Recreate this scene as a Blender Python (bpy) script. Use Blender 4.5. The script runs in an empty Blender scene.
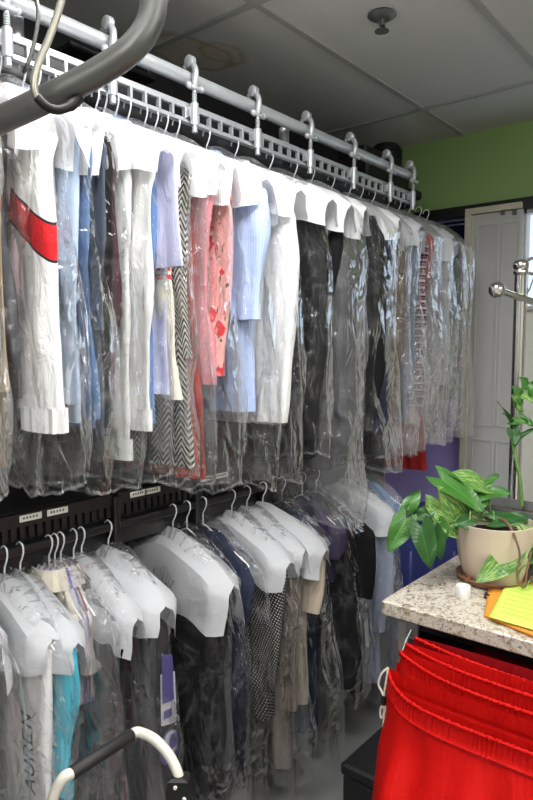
import bpy, math, random
from mathutils import Vector, Matrix, noise
random.seed(7)
sc = bpy.context.scene
COL = sc.collection
PI = math.pi
R = math.radians

# ------------------------------------------------------------------ camera
CAM = Vector((0, 0, 1.6)); YAW = R(39.4); PITCH = R(4.57); FPX = 650.0
fwd = Vector((math.cos(YAW)*math.cos(PITCH), math.sin(YAW)*math.cos(PITCH), -math.sin(PITCH)))
rgt = Vector((math.sin(YAW), -math.cos(YAW), 0)); upv = rgt.cross(fwd)
cd = bpy.data.cameras.new('camera'); cam = bpy.data.objects.new('camera', cd); COL.objects.link(cam)
cam.matrix_world = Matrix(((rgt.x, upv.x, -fwd.x, CAM.x), (rgt.y, upv.y, -fwd.y, CAM.y), (rgt.z, upv.z, -fwd.z, CAM.z), (0, 0, 0, 1)))
cd.sensor_fit = 'VERTICAL'; cd.sensor_height = 24; cd.lens = FPX/800*24; cd.clip_start = .02
sc.camera = cam

def ray(px, py): return fwd + rgt*((px-266.5)/FPX) + upv*((400-py)/FPX)
def at(px, py, X=None, Y=None, Z=None, D=None):
    r = ray(px, py)
    if X is not None: k = (X-CAM.x)/r.x
    elif Y is not None: k = (Y-CAM.y)/r.y
    elif Z is not None: k = (Z-CAM.z)/r.z
    else: k = D
    return CAM + r*k

# ------------------------------------------------------------------ mesh helpers
class MB:
    def __init__(s): s.v = []; s.f = []; s.uv = []
    def add(s, vs, fs, uvs=None):
        o = len(s.v); s.v += [tuple(p) for p in vs]; s.f += [tuple(i+o for i in f) for f in fs]
        s.uv += list(uvs) if uvs else [(p[0], p[2]) for p in vs]
        return s
    def grid(s, P, closed=False, cap0=False, cap1=False, UV=None):
        n = len(P[0]); vs = [p for row in P for p in row]; fs = []
        for i in range(len(P)-1):
            for j in range(n if closed else n-1):
                k = (j+1) % n
                fs.append((i*n+j, i*n+k, (i+1)*n+k, (i+1)*n+j))
        if cap0: fs.append(tuple(range(n-1, -1, -1)))
        if cap1: fs.append(tuple((len(P)-1)*n+j for j in range(n)))
        return s.add(vs, fs, [q for row in UV for q in row] if UV else None)
    def box(s, c, d, rot=0, bev=0):
        c = Vector(c); x, y, z = d[0]/2, d[1]/2, d[2]/2; M = Matrix.Rotation(rot, 3, 'Z')
        if bev <= 0:
            vs = [c + M @ Vector(p) for p in ((-x,-y,-z),(x,-y,-z),(x,y,-z),(-x,y,-z),(-x,-y,z),(x,-y,z),(x,y,z),(-x,y,z))]
            return s.add(vs, [(0,3,2,1),(4,5,6,7),(0,1,5,4),(1,2,6,5),(2,3,7,6),(3,0,4,7)])
        rows = []
        for (zz, e) in ((-z, bev), (-z+bev, 0), (z-bev, 0), (z, bev)):
            r = []
            for sx, sy in ((-1,-1),(1,-1),(1,1),(-1,1)):
                b2 = bev
                a = (sx*(x-e), sy*(y-e-b2)) ; b = (sx*(x-e-b2), sy*(y-e))
                r += [b, a] if sx*sy > 0 and False else ([a, b] if sx*sy > 0 else [b, a])
            rows.append([c + M @ Vector((p[0], p[1], zz)) for p in r])
        return s.grid(rows, True, True, True)
    def tube(s, pts, r, n=10, caps=True):
        pts = [Vector(p) for p in pts]; rows = []; N = None; ln = 0; uv = []
        for i, p in enumerate(pts):
            t = (pts[min(i+1, len(pts)-1)] - pts[max(i-1, 0)]).normalized()
            if N is None: N = t.orthogonal().normalized()
            else: N = (N - t*N.dot(t)); N = N.normalized() if N.length > 1e-6 else t.orthogonal().normalized()
            B = t.cross(N); rr = r[i] if isinstance(r, (list, tuple)) else r
            if i: ln += (p-pts[i-1]).length
            rows.append([p + N*math.cos(2*PI*j/n)*rr + B*math.sin(2*PI*j/n)*rr for j in range(n)])
            uv.append([(j/n*2*PI*rr, ln) for j in range(n)])
        return s.grid(rows, True, caps, caps, uv)
    def lathe(s, prof, c=(0,0,0), n=32):
        c = Vector(c)
        return s.grid([[c + Vector((r*math.cos(2*PI*j/n), r*math.sin(2*PI*j/n), z)) for j in range(n)] for r, z in prof], True, prof[0][0] > 0, prof[-1][0] > 0)
    def ball(s, c, r, n=12):
        return s.lathe([(max(1e-5, r*math.sin(PI*i/n)), -r*math.cos(PI*i/n)) for i in range(n+1)], c, n*2)

def build(name, mb, mat, parent=None, smooth=True, loc=None, rotz=None):
    me = bpy.data.meshes.new(name); me.from_pydata(mb.v, [], mb.f); me.update()
    ul = me.uv_layers.new(name='UVMap')
    for lp in me.loops: ul.data[lp.index].uv = mb.uv[lp.vertex_index]
    if smooth:
        for p in me.polygons: p.use_smooth = True
        try: me.set_sharp_from_angle(angle=R(50))
        except Exception: pass
    o = bpy.data.objects.new(name, me); COL.objects.link(o)
    if mat: me.materials.append(mat)
    if parent: o.parent = parent
    if loc is not None: o.location = loc
    if rotz is not None: o.rotation_euler = (0, 0, rotz)
    return o
def tag(o, label, cat, group=None, kind=None):
    o['label'] = label; o['category'] = cat
    if group: o['group'] = group
    if kind: o['kind'] = kind
    return o
def thing(name, label, cat, loc=(0,0,0), rotz=0, group=None):
    o = bpy.data.objects.new(name, None); COL.objects.link(o); o.empty_display_size = .05
    o.location = loc; o.rotation_euler = (0, 0, rotz)
    return tag(o, label, cat, group)
def struct(name, mb, mat, parent=None, smooth=False):
    o = build(name, mb, mat, parent, smooth)
    if parent is None: o['kind'] = 'structure'
    return o
def spline(pts, m=6):
    pts = [Vector(p) for p in pts]; out = []
    for i in range(len(pts)-1):
        a = pts[max(i-1,0)]; b = pts[i]; c = pts[i+1]; d = pts[min(i+2, len(pts)-1)]
        for k in range(m):
            t = k/m
            out.append(.5*((2*b) + (c-a)*t + (2*a-5*b+4*c-d)*t*t + (3*b-a-3*c+d)*t**3))
    return out + [pts[-1]]
def sm(a, b, x):
    t = min(1, max(0, (x-a)/(b-a))); return t*t*(3-2*t)
def lerp(a, b, t): return a+(b-a)*t

# ------------------------------------------------------------------ materials
class NT:
    def __init__(s, name):
        s.m = bpy.data.materials.new(name); s.m.use_nodes = True; s.t = s.m.node_tree; s.t.nodes.clear()
        s.out = s.t.nodes.new('ShaderNodeOutputMaterial')
    def n(s, ty, ins=None, **kw):
        nd = s.t.nodes.new('ShaderNode'+ty)
        for k, v in kw.items(): setattr(nd, k, v)
        for k, v in (ins or {}).items():
            sock = nd.inputs[k]
            if isinstance(v, bpy.types.NodeSocket): s.t.links.new(v, sock)
            else: sock.default_value = v
        return nd
    def math(s, op, a, b=0.0, clamp=False):
        return s.n('Math', {0: a, 1: b}, operation=op, use_clamp=clamp).outputs[0]
    def mix(s, f, a, b):
        nd = s.n('MixRGB', {0: f, 1: a, 2: b}); return nd.outputs[0]
    def ramp(s, f, stops):
        nd = s.n('ValToRGB', {0: f}); e = nd.color_ramp.elements
        while len(e) < len(stops): e.new(.5)
        for x, (p, c) in zip(e, stops): x.position = p; x.color = c
        return nd.outputs[0]
    def end(s, sh): s.t.links.new(sh, s.out.inputs[0]); return s.m
    def noise(s, vec, scale, detail=3, rough=.5, dist=0):
        return s.n('TexNoise', {'Vector': vec, 'Scale': scale, 'Detail': detail, 'Roughness': rough, 'Distortion': dist}).outputs[0]
def C(r, g, b): # sRGB 0-255 to linear
    f = lambda c: (c/255/12.92) if c <= 10 else ((c/255+.055)/1.055)**2.4
    return (f(r), f(g), f(b), 1)
def simple(name, col, rough=.5, metal=0, bump=0, bscale=200, var=0, vscale=8, spec=.5, trans=0):
    t = NT(name); tc = t.n('TexCoord').outputs['Object']; c = col
    if var: 
        nz = t.noise(tc, vscale, 5, .6)
        c = t.mix(nz, tuple(x*(1-var) for x in col[:3])+(1,), tuple(min(1, x*(1+var)) for x in col[:3])+(1,))
    ins = {'Base Color': c, 'Roughness': rough, 'Metallic': metal, 'Specular IOR Level': spec}
    if bump:
        ins['Normal'] = t.n('Bump', {'Height': t.noise(tc, bscale, 4), 'Strength': bump, 'Distance': .002}).outputs[0]
    p = t.n('BsdfPrincipled', ins)
    return t.end(p.outputs[0])

def fabric(name, col, pat=None, c2=None, p=(.02, .5), rough=.85, wr=.75, c3=None):
    t = NT(name); uv = t.n('TexCoord').outputs['UV']; ob = t.n('TexCoord').outputs['Object']
    s = t.n('SeparateXYZ', {0: uv}); u, v = s.outputs[0], s.outputs[1]
    c = col
    def frac(x, per): return t.math('FRACT', t.math('DIVIDE', x, per))
    if pat == 'vstripe': c = t.mix(t.math('LESS_THAN', frac(u, p[0]), p[1]), col, c2)
    elif pat == 'herring':
        tri = t.math('ABSOLUTE', t.math('SUBTRACT', frac(u, p[0]), .5))
        z = t.math('ADD', v, t.math('MULTIPLY', tri, p[0]*1.3))
        c = t.mix(t.math('LESS_THAN', frac(z, p[1]), .5), col, c2)
    elif pat == 'check': 
        a = t.math('LESS_THAN', frac(t.math('ADD', u, t.math('MULTIPLY', v, .5)), p[0]), .5); b = t.math('LESS_THAN', frac(t.math('SUBTRACT', v, t.math('MULTIPLY', u, .5)), p[0]), .5)
        c = t.mix(t.math('MULTIPLY', a, b), col, c2)
    elif pat == 'plaid':
        a = t.math('LESS_THAN', frac(u, p[0]), .35); b = t.math('LESS_THAN', frac(v, p[0]), .35)
        c = t.mix(a, col, c2); c = t.mix(t.math('MULTIPLY', b, .75), c, c3)
        c = t.mix(t.math('MULTIPLY', t.math('LESS_THAN', frac(t.math('ADD', v, .01), p[0]), .12), .4), c, C(205,195,200))
    elif pat == 'floral':
        vo = t.n('TexVoronoi', {'Vector': uv, 'Scale': 14, 'Randomness': 1}); d = vo.outputs['Distance']; vc = t.n('SeparateXYZ', {0: vo.outputs['Color']})
        wob = t.math('ADD', d, t.math('MULTIPLY', t.math('SUBTRACT', t.noise(uv, 60, 2), .5), .5))
        c = t.mix(t.math('MULTIPLY', t.math('LESS_THAN', wob, .36), t.math('GREATER_THAN', vc.outputs[0], .12)), col, c2)
        c = t.mix(t.math('MULTIPLY', t.math('LESS_THAN', wob, .17), t.math('GREATER_THAN', vc.outputs[0], .12)), c, C(240,120,110))
        sv = t.n('Mapping', {'Vector': uv, 'Scale': (1, .45, 1), 'Rotation': (0, 0, .6)}).outputs[0]
        c = t.mix(t.math('GREATER_THAN', t.noise(sv, 42, 2), .66), c, c3)
    elif pat == 'band': # slanted coloured band across a sleeve, dark piping on both borders
        z = t.math('SUBTRACT', v, t.math('MULTIPLY', t.math('SUBTRACT', t.n('SeparateXYZ', {0: ob}).outputs[0], .2), p[2]))
        inb = lambda a, b: t.math('MULTIPLY', t.math('GREATER_THAN', z, a), t.math('LESS_THAN', z, b))
        c = t.mix(inb(p[0]-.006, p[1]+.006), col, C(35,28,32)); c = t.mix(inb(p[0], p[1]), c, c2)
    elif pat == 'hbands':
        inb = lambda a, b: t.math('MULTIPLY', t.math('GREATER_THAN', v, a), t.math('LESS_THAN', v, b))
        c = t.mix(inb(p[0], p[0]+.013), col, c2); c = t.mix(inb(p[0]+.022, p[0]+.035), c, c2)
    elif pat == 'denim':
        mp = t.n('Mapping', {'Vector': uv, 'Scale': (1, .06, 1)}).outputs[0]
        c = t.mix(t.noise(mp, 350, 3), col, c2); c = t.mix(t.noise(uv, 7, 3), c, col)
    nz = t.noise(uv, 18, 4, .6); 
    c = t.n('HueSaturation', {'Color': c, 'Value': t.math('ADD', t.math('MULTIPLY', nz, .16), .92)}).outputs[0]
    we = t.noise(uv, 900, 1); 
    wk = t.noise(t.n('Mapping', {'Vector': uv, 'Scale': (1.6, .7, 1)}).outputs[0], 16, 4, .55, .6)
    b1 = t.n('Bump', {'Height': wk, 'Strength': wr, 'Distance': .012}).outputs[0]
    b2 = t.n('Bump', {'Height': we, 'Strength': .25, 'Distance': .001, 'Normal': b1}).outputs[0]
    d = t.n('BsdfPrincipled', {'Base Color': c, 'Roughness': rough, 'Normal': b2, 'Specular IOR Level': .25, 'Sheen Weight': .15 if sum(col[:3]) > .6 else 0})
    return t.end(d.outputs[0])

def film(name, haze=.07, tint=(1,1,1,1), gloss=1.0, sc_=1.0):
    """thin clear plastic film with creases"""
    t = NT(name); uv = t.n('TexCoord').outputs['Object']
    mp = t.n('Mapping', {'Vector': uv, 'Scale': (1.0, 1.0, .5)}).outputs[0]
    n1 = t.noise(mp, 8*sc_, 3, .5, 1.1)
    ridge = t.math('ABSOLUTE', t.math('SUBTRACT', n1, .5))
    wv = t.n('VectorMath', {0: mp, 1: t.n('VectorMath', {0: t.n('TexNoise', {'Vector': mp, 'Scale': 9.0, 'Detail': 2}).outputs[1], 3: .12}, operation='SCALE').outputs[0]}, operation='ADD').outputs[0]
    vo = t.n('TexVoronoi', {'Vector': wv, 'Scale': 22*sc_}).outputs['Distance']
    patch = t.n('MapRange', {0: t.noise(uv, 5, 2), 1: .48, 2: .66}).outputs[0]
    h = t.math('ADD', t.math('MULTIPLY', ridge, -1.1), t.math('MULTIPLY', t.math('MULTIPLY', vo, patch), -.42 if sc_ < 1.2 else -.8))
    bp = t.n('Bump', {'Height': h, 'Strength': .85, 'Distance': .04}).outputs[0]
    cre = t.math('MULTIPLY', t.math('SUBTRACT', 1.0, t.math('MULTIPLY', ridge, 34, True)), .07)
    hz = t.math('ADD', cre, haze)
    tr = t.n('BsdfTransparent', {'Color': tint}).outputs[0]
    df = t.n('BsdfDiffuse', {'Color': (.9,.91,.93,1), 'Normal': bp}).outputs[0]; tl = t.n('BsdfTranslucent', {'Color': (.9,.91,.93,1)}).outputs[0]
    mk = t.n('MixShader', {0: .4, 1: df, 2: tl}).outputs[0]
    a = t.n('MixShader', {0: hz, 1: tr, 2: mk}).outputs[0]
    gl = t.n('BsdfGlossy', {'Color': (1,1,1,1), 'Roughness': .09, 'Normal': bp}).outputs[0]
    fr = t.n('LayerWeight', {'Blend': .22, 'Normal': bp}).outputs['Fresnel']
    f = t.math('MULTIPLY', fr, gloss, True)
    f = t.math('MINIMUM', f, .42)
    return t.end(t.n('MixShader', {0: f, 1: a, 2: gl}).outputs[0])
def paper(name, col=(.93,.93,.95,1), tl=.3, bump=.3):
    t = NT(name); ob = t.n('TexCoord').outputs['Object']
    bp = t.n('Bump', {'Height': t.noise(ob, 22, 4, .55, .5), 'Strength': bump, 'Distance': .012}).outputs[0]
    df = t.n('BsdfPrincipled', {'Base Color': col, 'Roughness': .75, 'Normal': bp, 'Specular IOR Level': .2}).outputs[0]; tr = t.n('BsdfTranslucent', {'Color': col}).outputs[0]
    return t.end(t.n('MixShader', {0: tl, 1: df, 2: tr}).outputs[0])

FILM = [film('clear_film', .014), film('hazy_film', .05), film('glossy_film', .10, gloss=2.2, sc_=1.7), film('milky_film', .12)]
HEMF = film('film_hem', .12)
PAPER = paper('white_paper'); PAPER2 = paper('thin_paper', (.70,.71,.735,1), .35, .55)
WIRE = simple('white_wire', C(222,223,226), .35, .1)
STEEL = simple('galvanised_steel', C(196,200,203), .4, .45, .15, 60, .12, 25)
ALU = simple('aluminium', C(196,199,203), .42, .55, .1, 90, .08, 20)
DSTEEL = simple('dull_steel', C(116,117,115), .4, .7, .25, 40, .2, 18)
CHROME = simple('chrome', C(215,214,212), .07, 1)
BLACKM = simple('black_enamel', C(20,20,22), .4, 0, .1, 150)
BLACKP = simple('black_plastic', C(14,14,16), .45, 0, .1, 300)
RUBBER = simple('black_rubber', C(22,21,21), .55, 0, .4, 400)
CREAMT = simple('cream_paint', C(206,202,190), .35, 0, .05, 60, .06)

# ------------------------------------------------------------------ the room
ZC = 2.75; XB = 3.47; YL = 2.05; YR = -2.2; XF = -1.8
EYE = 1.6
def ceiling_mat():
    t = NT('ceiling_tile'); ob = t.n('TexCoord').outputs['Object']; c = C(205,205,200)
    n1 = t.noise(ob, 160, 4, .7); sp = t.n('TexVoronoi', {'Vector': ob, 'Scale': 130}).outputs['Distance']
    c = t.mix(t.math('MULTIPLY', t.math('LESS_THAN', sp, .16), .25), c, C(120,120,115))
    c = t.mix(t.math('MULTIPLY', t.noise(ob, 3, 4), .2), c, C(182,182,176))
    def stain(px, py, r, amt, ring):
        nonlocal c
        q = at(px, py, Z=ZC); o = t.n('VectorMath', {0: ob, 1: (q.x, q.y, q.z)}, operation='SUBTRACT').outputs[0]
        o = t.n('Mapping', {'Vector': o, 'Scale': (.55, 1, 1)}).outputs[0]
        d = t.n('VectorMath', {0: o}, operation='LENGTH').outputs['Value']
        d = t.math('ADD', d, t.math('MULTIPLY', t.math('SUBTRACT', t.noise(ob, 7, 3), .5), .1))
        rg = t.math('SUBTRACT', 1.0, t.math('MULTIPLY', t.math('ABSOLUTE', t.math('SUBTRACT', d, r)), 60, True))
        c = t.mix(t.math('MULTIPLY', t.math('LESS_THAN', d, r), amt), c, C(190,176,140))
        c = t.mix(t.math('MULTIPLY', rg, ring), c, C(150,124,84))
    stain(190, 53, .11, .35, .6); stain(222, 53, .06, .3, .4); stain(432, 121, .06, .4, .1)
    bp = t.n('Bump', {'Height': t.math('ADD', n1, t.math('MULTIPLY', sp, .8)), 'Strength': .35, 'Distance': .004}).outputs[0]
    return t.end(t.n('BsdfPrincipled', {'Base Color': c, 'Roughness': .95, 'Normal': bp, 'Specular IOR Level': .1}).outputs[0])
struct('ceiling', MB().box(((XF+XB)/2, (YL+YR)/2, ZC+.02), (XB-XF+.2, YL-YR+.2, .04)), ceiling_mat())
def grid_y(px, py): return at(px, py, Z=ZC).y
def grid_x(px, py): return at(px, py, Z=ZC).x
TBAR = simple('ceiling_tbar', C(165,165,158), .5)
y1 = (grid_y(263,10)+grid_y(425,109))/2; y2 = grid_y(495,21); dy = y1-y2
x1 = (grid_x(425,109)+grid_x(533,81)+grid_x(331,131))/3; x0 = grid_x(200,27); dx = x1-x0
tb = MB()
for k in range(-7, 3):
    y = y1+k*dy
    if YR < y < YL: tb.box(((XF+XB)/2, y, ZC-.003), (XB-XF, .026, .006))
for k in range(-4, 2):
    x = x1+k*dx
    if XF < x < XB: tb.box((x, (YL+YR)/2, ZC-.0036), (.026, YL-YR, .006))
o = struct('trim_1', tb, TBAR)
GREEN = simple('green_paint', C(140,168,104), .6, 0, .15, 120, .05, 3)
SHADEW = simple('wall_shade_colour', C(30,31,33), .8, 0, .1, 80)  # shade behind the clothes, put into the wall colour
GREYW = simple('pale_wall_paint', C(170,168,160), .8, 0, .1, 80)
PURPLE = simple('lavender_paint', C(178,166,238), .6, 0, .1, 90, .06, 4)
WHITEP = simple('white_door_paint', C(186,186,184), .45, 0, .06, 40, .04, 4)
CREAMF = simple('cream_frame_paint', C(196,192,172), .5, 0, .05, 60)
ZH = at(417, 214, X=XB).z     # underside of the green band
struct('floor', MB().box(((XF+XB)/2, (YL+YR)/2, -.02), (XB-XF+.2, YL-YR+.2, .04)), simple('grey_vinyl_floor', C(120,120,118), .45, 0, .1, 40, .15, 6))
struct('wall_left', MB().box(((XF+XB)/2, YL+.03, ZC/2), (XB-XF, .06, ZC)), SHADEW)
struct('wall_right', MB().box(((XF+XB)/2, YR-.03, ZC/2), (XB-XF, .06, ZC)), GREYW)
struct('wall_front', MB().box((XF-.03, (YL+YR)/2, ZC/2), (.06, YL-YR, ZC)), GREYW)
# back wall: green band above, openings for the dark window, the door and the window
yd0 = at(468, 300, X=XB).y; yd1 = at(522.5, 300, X=XB).y; yw1 = yd1-.85
wb = MB()
wb.box((XB+.05, (YL+YR)/2, (ZH+ZC)/2), (.1, YL-YR, ZC-ZH))
struct('wall_back', wb, GREEN)
wb = MB(); wb.box((XB+.05, (yw1+YR)/2, ZH/2), (.1, yw1-YR, ZH)); wb.box((XB+.05, (YL+yd0+.5)/2, ZH/2), (.1, YL-yd0-.5, ZH)); struct('wall_back_side', wb, GREYW)
# black lintel
struct('trim_2', MB().box((XB-.012, (YL+yw1)/2, ZH-.028), (.05, YL-yw1, .056)), BLACKM)
# lavender lower wall and dark window beside the door
ZP = 1.52
struct('wall_back_lower', MB().box((XB+.04, yd0+.27, ZP/2), (.06, .54, ZP)), PURPLE)
NAVYG = simple('dark_window_glass', C(24,28,46), .08, 0)
struct('window_1', MB().box((XB+.04, yd0+.27, (ZP+ZH)/2), (.04, .54, ZH-ZP)), NAVYG)
w = MB(); q = at(440, 222, X=XB)
w.box((XB+.012, yd0+.27, q.z+.0), (.02, .54, .012)); w.box((XB+.012, yd0+.27, q.z-.025), (.02, .54, .006)); w.box((XB+.012, yd0+.27, ZP), (.03, .54, .03))
struct('window_frame', w, simple('bluish_frame', C(120,124,160), .4), bpy.data.objects['window_1'])
# door: cream stile, long recessed panels
zd = at(470, 211, X=XB).z
door = thing('door_1', '', ''); del door['label']; del door['category']; door['kind'] = 'structure'
cw = yd0-yd1
mb = MB(); mb.box((XB-.01, (yd0+yd1)/2, zd/2), (.05, cw, zd))
build('door_leaf', mb, WHITEP, door, False)
mb = MB(); mb.box((XB-.045, yd0-.012, zd/2), (.03, .03, zd)); mb.box((XB-.045, (yd0+yd1)/2, zd-.015), (.028, cw-.002, .03))
build('door_frame', mb, CREAMF, door, False)
ya = at(478, 300, X=XB).y; yb = at(499, 300, X=XB).y; yc = at(503, 300, X=XB).y; ye = at(520, 300, X=XB).y
zs = at(485, 432, X=XB).z
def molding(y0, y1, z0, z1):
    m = MB(); x = XB-.038
    for (yy, zz, dy_, dz_) in (((y0+y1)/2, z0, abs(y0-y1), .014), ((y0+y1)/2, z1, abs(y0-y1), .014), (y0, (z0+z1)/2, .014, z1-z0), (y1, (z0+z1)/2, .014, z1-z0)):
        m.box((x, yy, zz), (.006, dy_, dz_), 0, .002)
    return m
for a, b in ((ya, yb), (yc, ye)):
    build('panel_molding', molding(a, b, zs+.04, zd-.09), WHITEP, door, False)
    build('panel_molding', molding(a, b, .2, zs-.04), WHITEP, door, False)
for px in (503, 514.5):
    q = at(px, 212.5, X=XB-.04); build('hinge_plate', MB().box(q, (.012, .02, .022)), DSTEEL, door, False)
# window with the street sky outside
zg0 = at(528, 306, X=XB).z; zg1 = at(528, 213.5, X=XB).z
wm = thing('window_2', '', ''); del wm['label']; del wm['category']; wm['kind'] = 'structure'
m = MB(); yy = (yd1+yw1)/2; wid = yd1-yw1
m.box((XB+.02, yd1-.006, ZH/2-.02), (.06, .012, ZH-.06)); m.box((XB+.02, yw1+.02, ZH/2-.02), (.06, .04, ZH-.06)); m.box((XB+.02, yy, (zg1+ZH-.05)/2), (.06, wid, ZH-.05-zg1)); m.box((XB+.02, yy, zg0-.01), (.06, wid, .02))
build('window_frame', m, WHITEP, wm, False)
t = NT('window_glass'); tr = t.n('BsdfTransparent', {'Color': (.93,.96,.98,1)}).outputs[0]; gl = t.n('BsdfGlossy', {'Roughness': .02}).outputs[0]
GLASS = t.end(t.n('MixShader', {0: .07, 1: tr, 2: gl}).outputs[0])
build('pane', MB().box((XB+.03, yy, (zg0+zg1)/2), (.006, wid-.04, zg1-zg0)), GLASS, wm, False)
WPANEL = simple('white_panel', C(214,214,206), .5, 0, .05, 50, .05, 6)
build('lower_panel', MB().box((XB+.03, yy, zg0/2), (.02, wid-.03, zg0-.02)), WPANEL, wm, False)
GLY = simple('grey_window_lettering', C(150,148,142), .6)
def glyph(px, py, r, a0, a1, wd):
    c = at(px, py, X=XB+.02); g = MB(); rows = []
    for i in range(19):
        a = lerp(a0, a1, i/18); d = Vector((0, -math.cos(a), math.sin(a)))
        rows.append([c+d*(r-wd/2)+Vector((-.002,0,0)), c+d*(r+wd/2)+Vector((-.002,0,0)), c+d*(r+wd/2)+Vector((.002,0,0)), c+d*(r-wd/2)+Vector((.002,0,0))])
    g.grid(rows, True, True, True); return g
g = glyph(533, 266, .04, R(60), R(300), .016)
build('lettering', g, GLY, wm, False)
g = MB(); g.tube([at(529, 291, X=XB+.02), at(534, 277, X=XB+.02)], .004, 6); build('lettering', g, GLY, wm)
g = glyph(525, 291, .014, R(-110), R(110), .012); build('lettering', g, GLY, wm, False)
# baseboard
struct('baseboard_back', MB().box((XB-.042, (yd0+yd1)/2, .05), (.02, cw, .1)), CREAMF)

# sprinkler head
q = at(382, 14, Z=ZC)
sp = thing('sprinkler_head', 'small chrome sprinkler head on the ceiling tile', 'sprinkler', (q.x, q.y, ZC))
build('escutcheon', MB().lathe([(.001,-.001),(.046,-.001),(.05,-.006),(.035,-.016),(.02,-.02),(.001,-.02)]), DSTEEL, sp)
m = MB(); m.lathe([(.001,-.018),(.011,-.018),(.009,-.04),(.001,-.04)], n=14)
for s in (-1, 1): m.tube([(s*.01,0,-.022),(s*.019,0,-.035),(s*.008,0,-.05),(0,0,-.056)], .0032, 6)
build('frame_arms', m, DSTEEL, sp)
build('deflector', MB().lathe([(.001,-.055),(.024,-.055),(.026,-.058),(.001,-.059)], n=20), DSTEEL, sp)

# ceiling lights (one recessed troffer, two added panels out of view)
LENS = NT('light_diffuser'); em = LENS.n('Emission', {'Color': (1,.98,.95,1), 'Strength': 6}).outputs[0]; LENS = LENS.end(em)
def troffer(x, y, power, label, up=0):
    t = thing('ceiling_light', label, 'ceiling light', (x, y, ZC))
    m = MB()
    for (cx, cy, a, b) in ((0,.29,1.2,.03),(0,-.29,1.2,.03),(.6,0,.03,.61),(-.6,0,.03,.61)): m.box((cx,cy,-.008),(a,b,.016))
    build('frame', m, TBAR, t, False)
    build('diffuser', MB().box((0,0,-.009),(1.16,.54,.008)), LENS, t, False)
    l = bpy.data.lights.new('troffer_lamp', 'AREA'); l.shape = 'RECTANGLE'; l.size = 1.1; l.size_y = .5; l.energy = power; l.color = (.985,.99,1)
    lo = bpy.data.objects.new('lamp', l); COL.objects.link(lo); lo.parent = t; lo.location = (0,0,-.03)
    if up: # panel added out of view; its upward lamp brightens the ceiling
        t.location.z = ZC-.42
        l2 = bpy.data.lights.new('ceiling_fill_lamp', 'AREA'); l2.shape = 'RECTANGLE'; l2.size = 1.1; l2.size_y = .5; l2.energy = up; l2.color = (.985,.99,1)
        l2o = bpy.data.objects.new('lamp', l2); COL.objects.link(l2o); l2o.parent = t; l2o.location = (0,0,.03); l2o.rotation_euler = (PI,0,0)
        for sx in (-.5, .5): build('added_panel_rod', MB().tube([(sx,0,0),(sx,0,.42)], .004, 6), TBAR, t)
troffer(.95, .72, 20, 'fluorescent ceiling light panel above the clothes aisle, behind the camera view')
troffer(-.9, -.3, 14, 'added unseen light panel brightening the ceiling from the rear of the room', 34)
troffer(1.1, -1.35, 15, 'added unseen light panel brightening the ceiling from the counter side of the room', 42)

# ------------------------------------------------------------------ overhead conveyor
YK = 1.5
ZPIPE = at(188, 79, Y=YK).z; ZT1 = at(107, 72, Y=YK).z; ZT0 = at(107, 95, Y=YK).z
def kx(px, z): # x on the conveyor line seen at pixel column px at height z (iterate rows)
    return YK*1.0*(ray(px, 150).x/ray(px, 150).y)
XE = kx(411, ZPIPE)
pipe = build('conveyor_pipe', MB().tube([(-.6, YK, ZPIPE), (.5, YK, ZPIPE), (1.5, YK, ZPIPE), (XE, YK, ZPIPE)], .021, 16), STEEL)
tag(pipe, 'long round galvanised pipe running along the top of the clothes conveyor', 'pipe')
ZT1L = ZT1-.006
tr = thing('conveyor_track', 'silver ladder-like conveyor track above the upper row of clothes', 'conveyor track', (1, YK, ZT1))
X0 = .2
m = MB(); m.box(((X0+XE)/2-1, 0, -.009), (XE-X0, .016, .018), 0, .002); build('upper_bar', m, ALU, tr, False)
m = MB(); m.box(((X0+XE)/2-1, 0, ZT0-ZT1+.007), (XE-X0, .018, .014), 0, .002); m.box(((X0+XE)/2-1, -.012, ZT0-ZT1), (XE-X0, .012, .004)); build('lower_bar', m, ALU, tr, False)
nr = 52
for i in range(nr):
    x = lerp(X0+.02, XE-.02, i/(nr-1))
    r_ = build('rung', MB().box((x-1, -.002, (ZT0-ZT1)/2), (.008, .014, ZT1-ZT0-.02)), ALU, tr, False)
m = MB(); m.box(((X0+XE)/2-1, .05, (ZT0-ZT1)/2-.01), (XE-X0, .006, ZT1-ZT0+.05)); build('back_channel', m, BLACKM, tr, False)
bpx = [4, 107, 188, 251, 304, 348, 385, 408]
names = ['at the cropped left end', 'second from the left', 'third from the left', 'fourth from the left', 'fifth from the left', 'third from the far end', 'second from the far end', 'at the far end']
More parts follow.
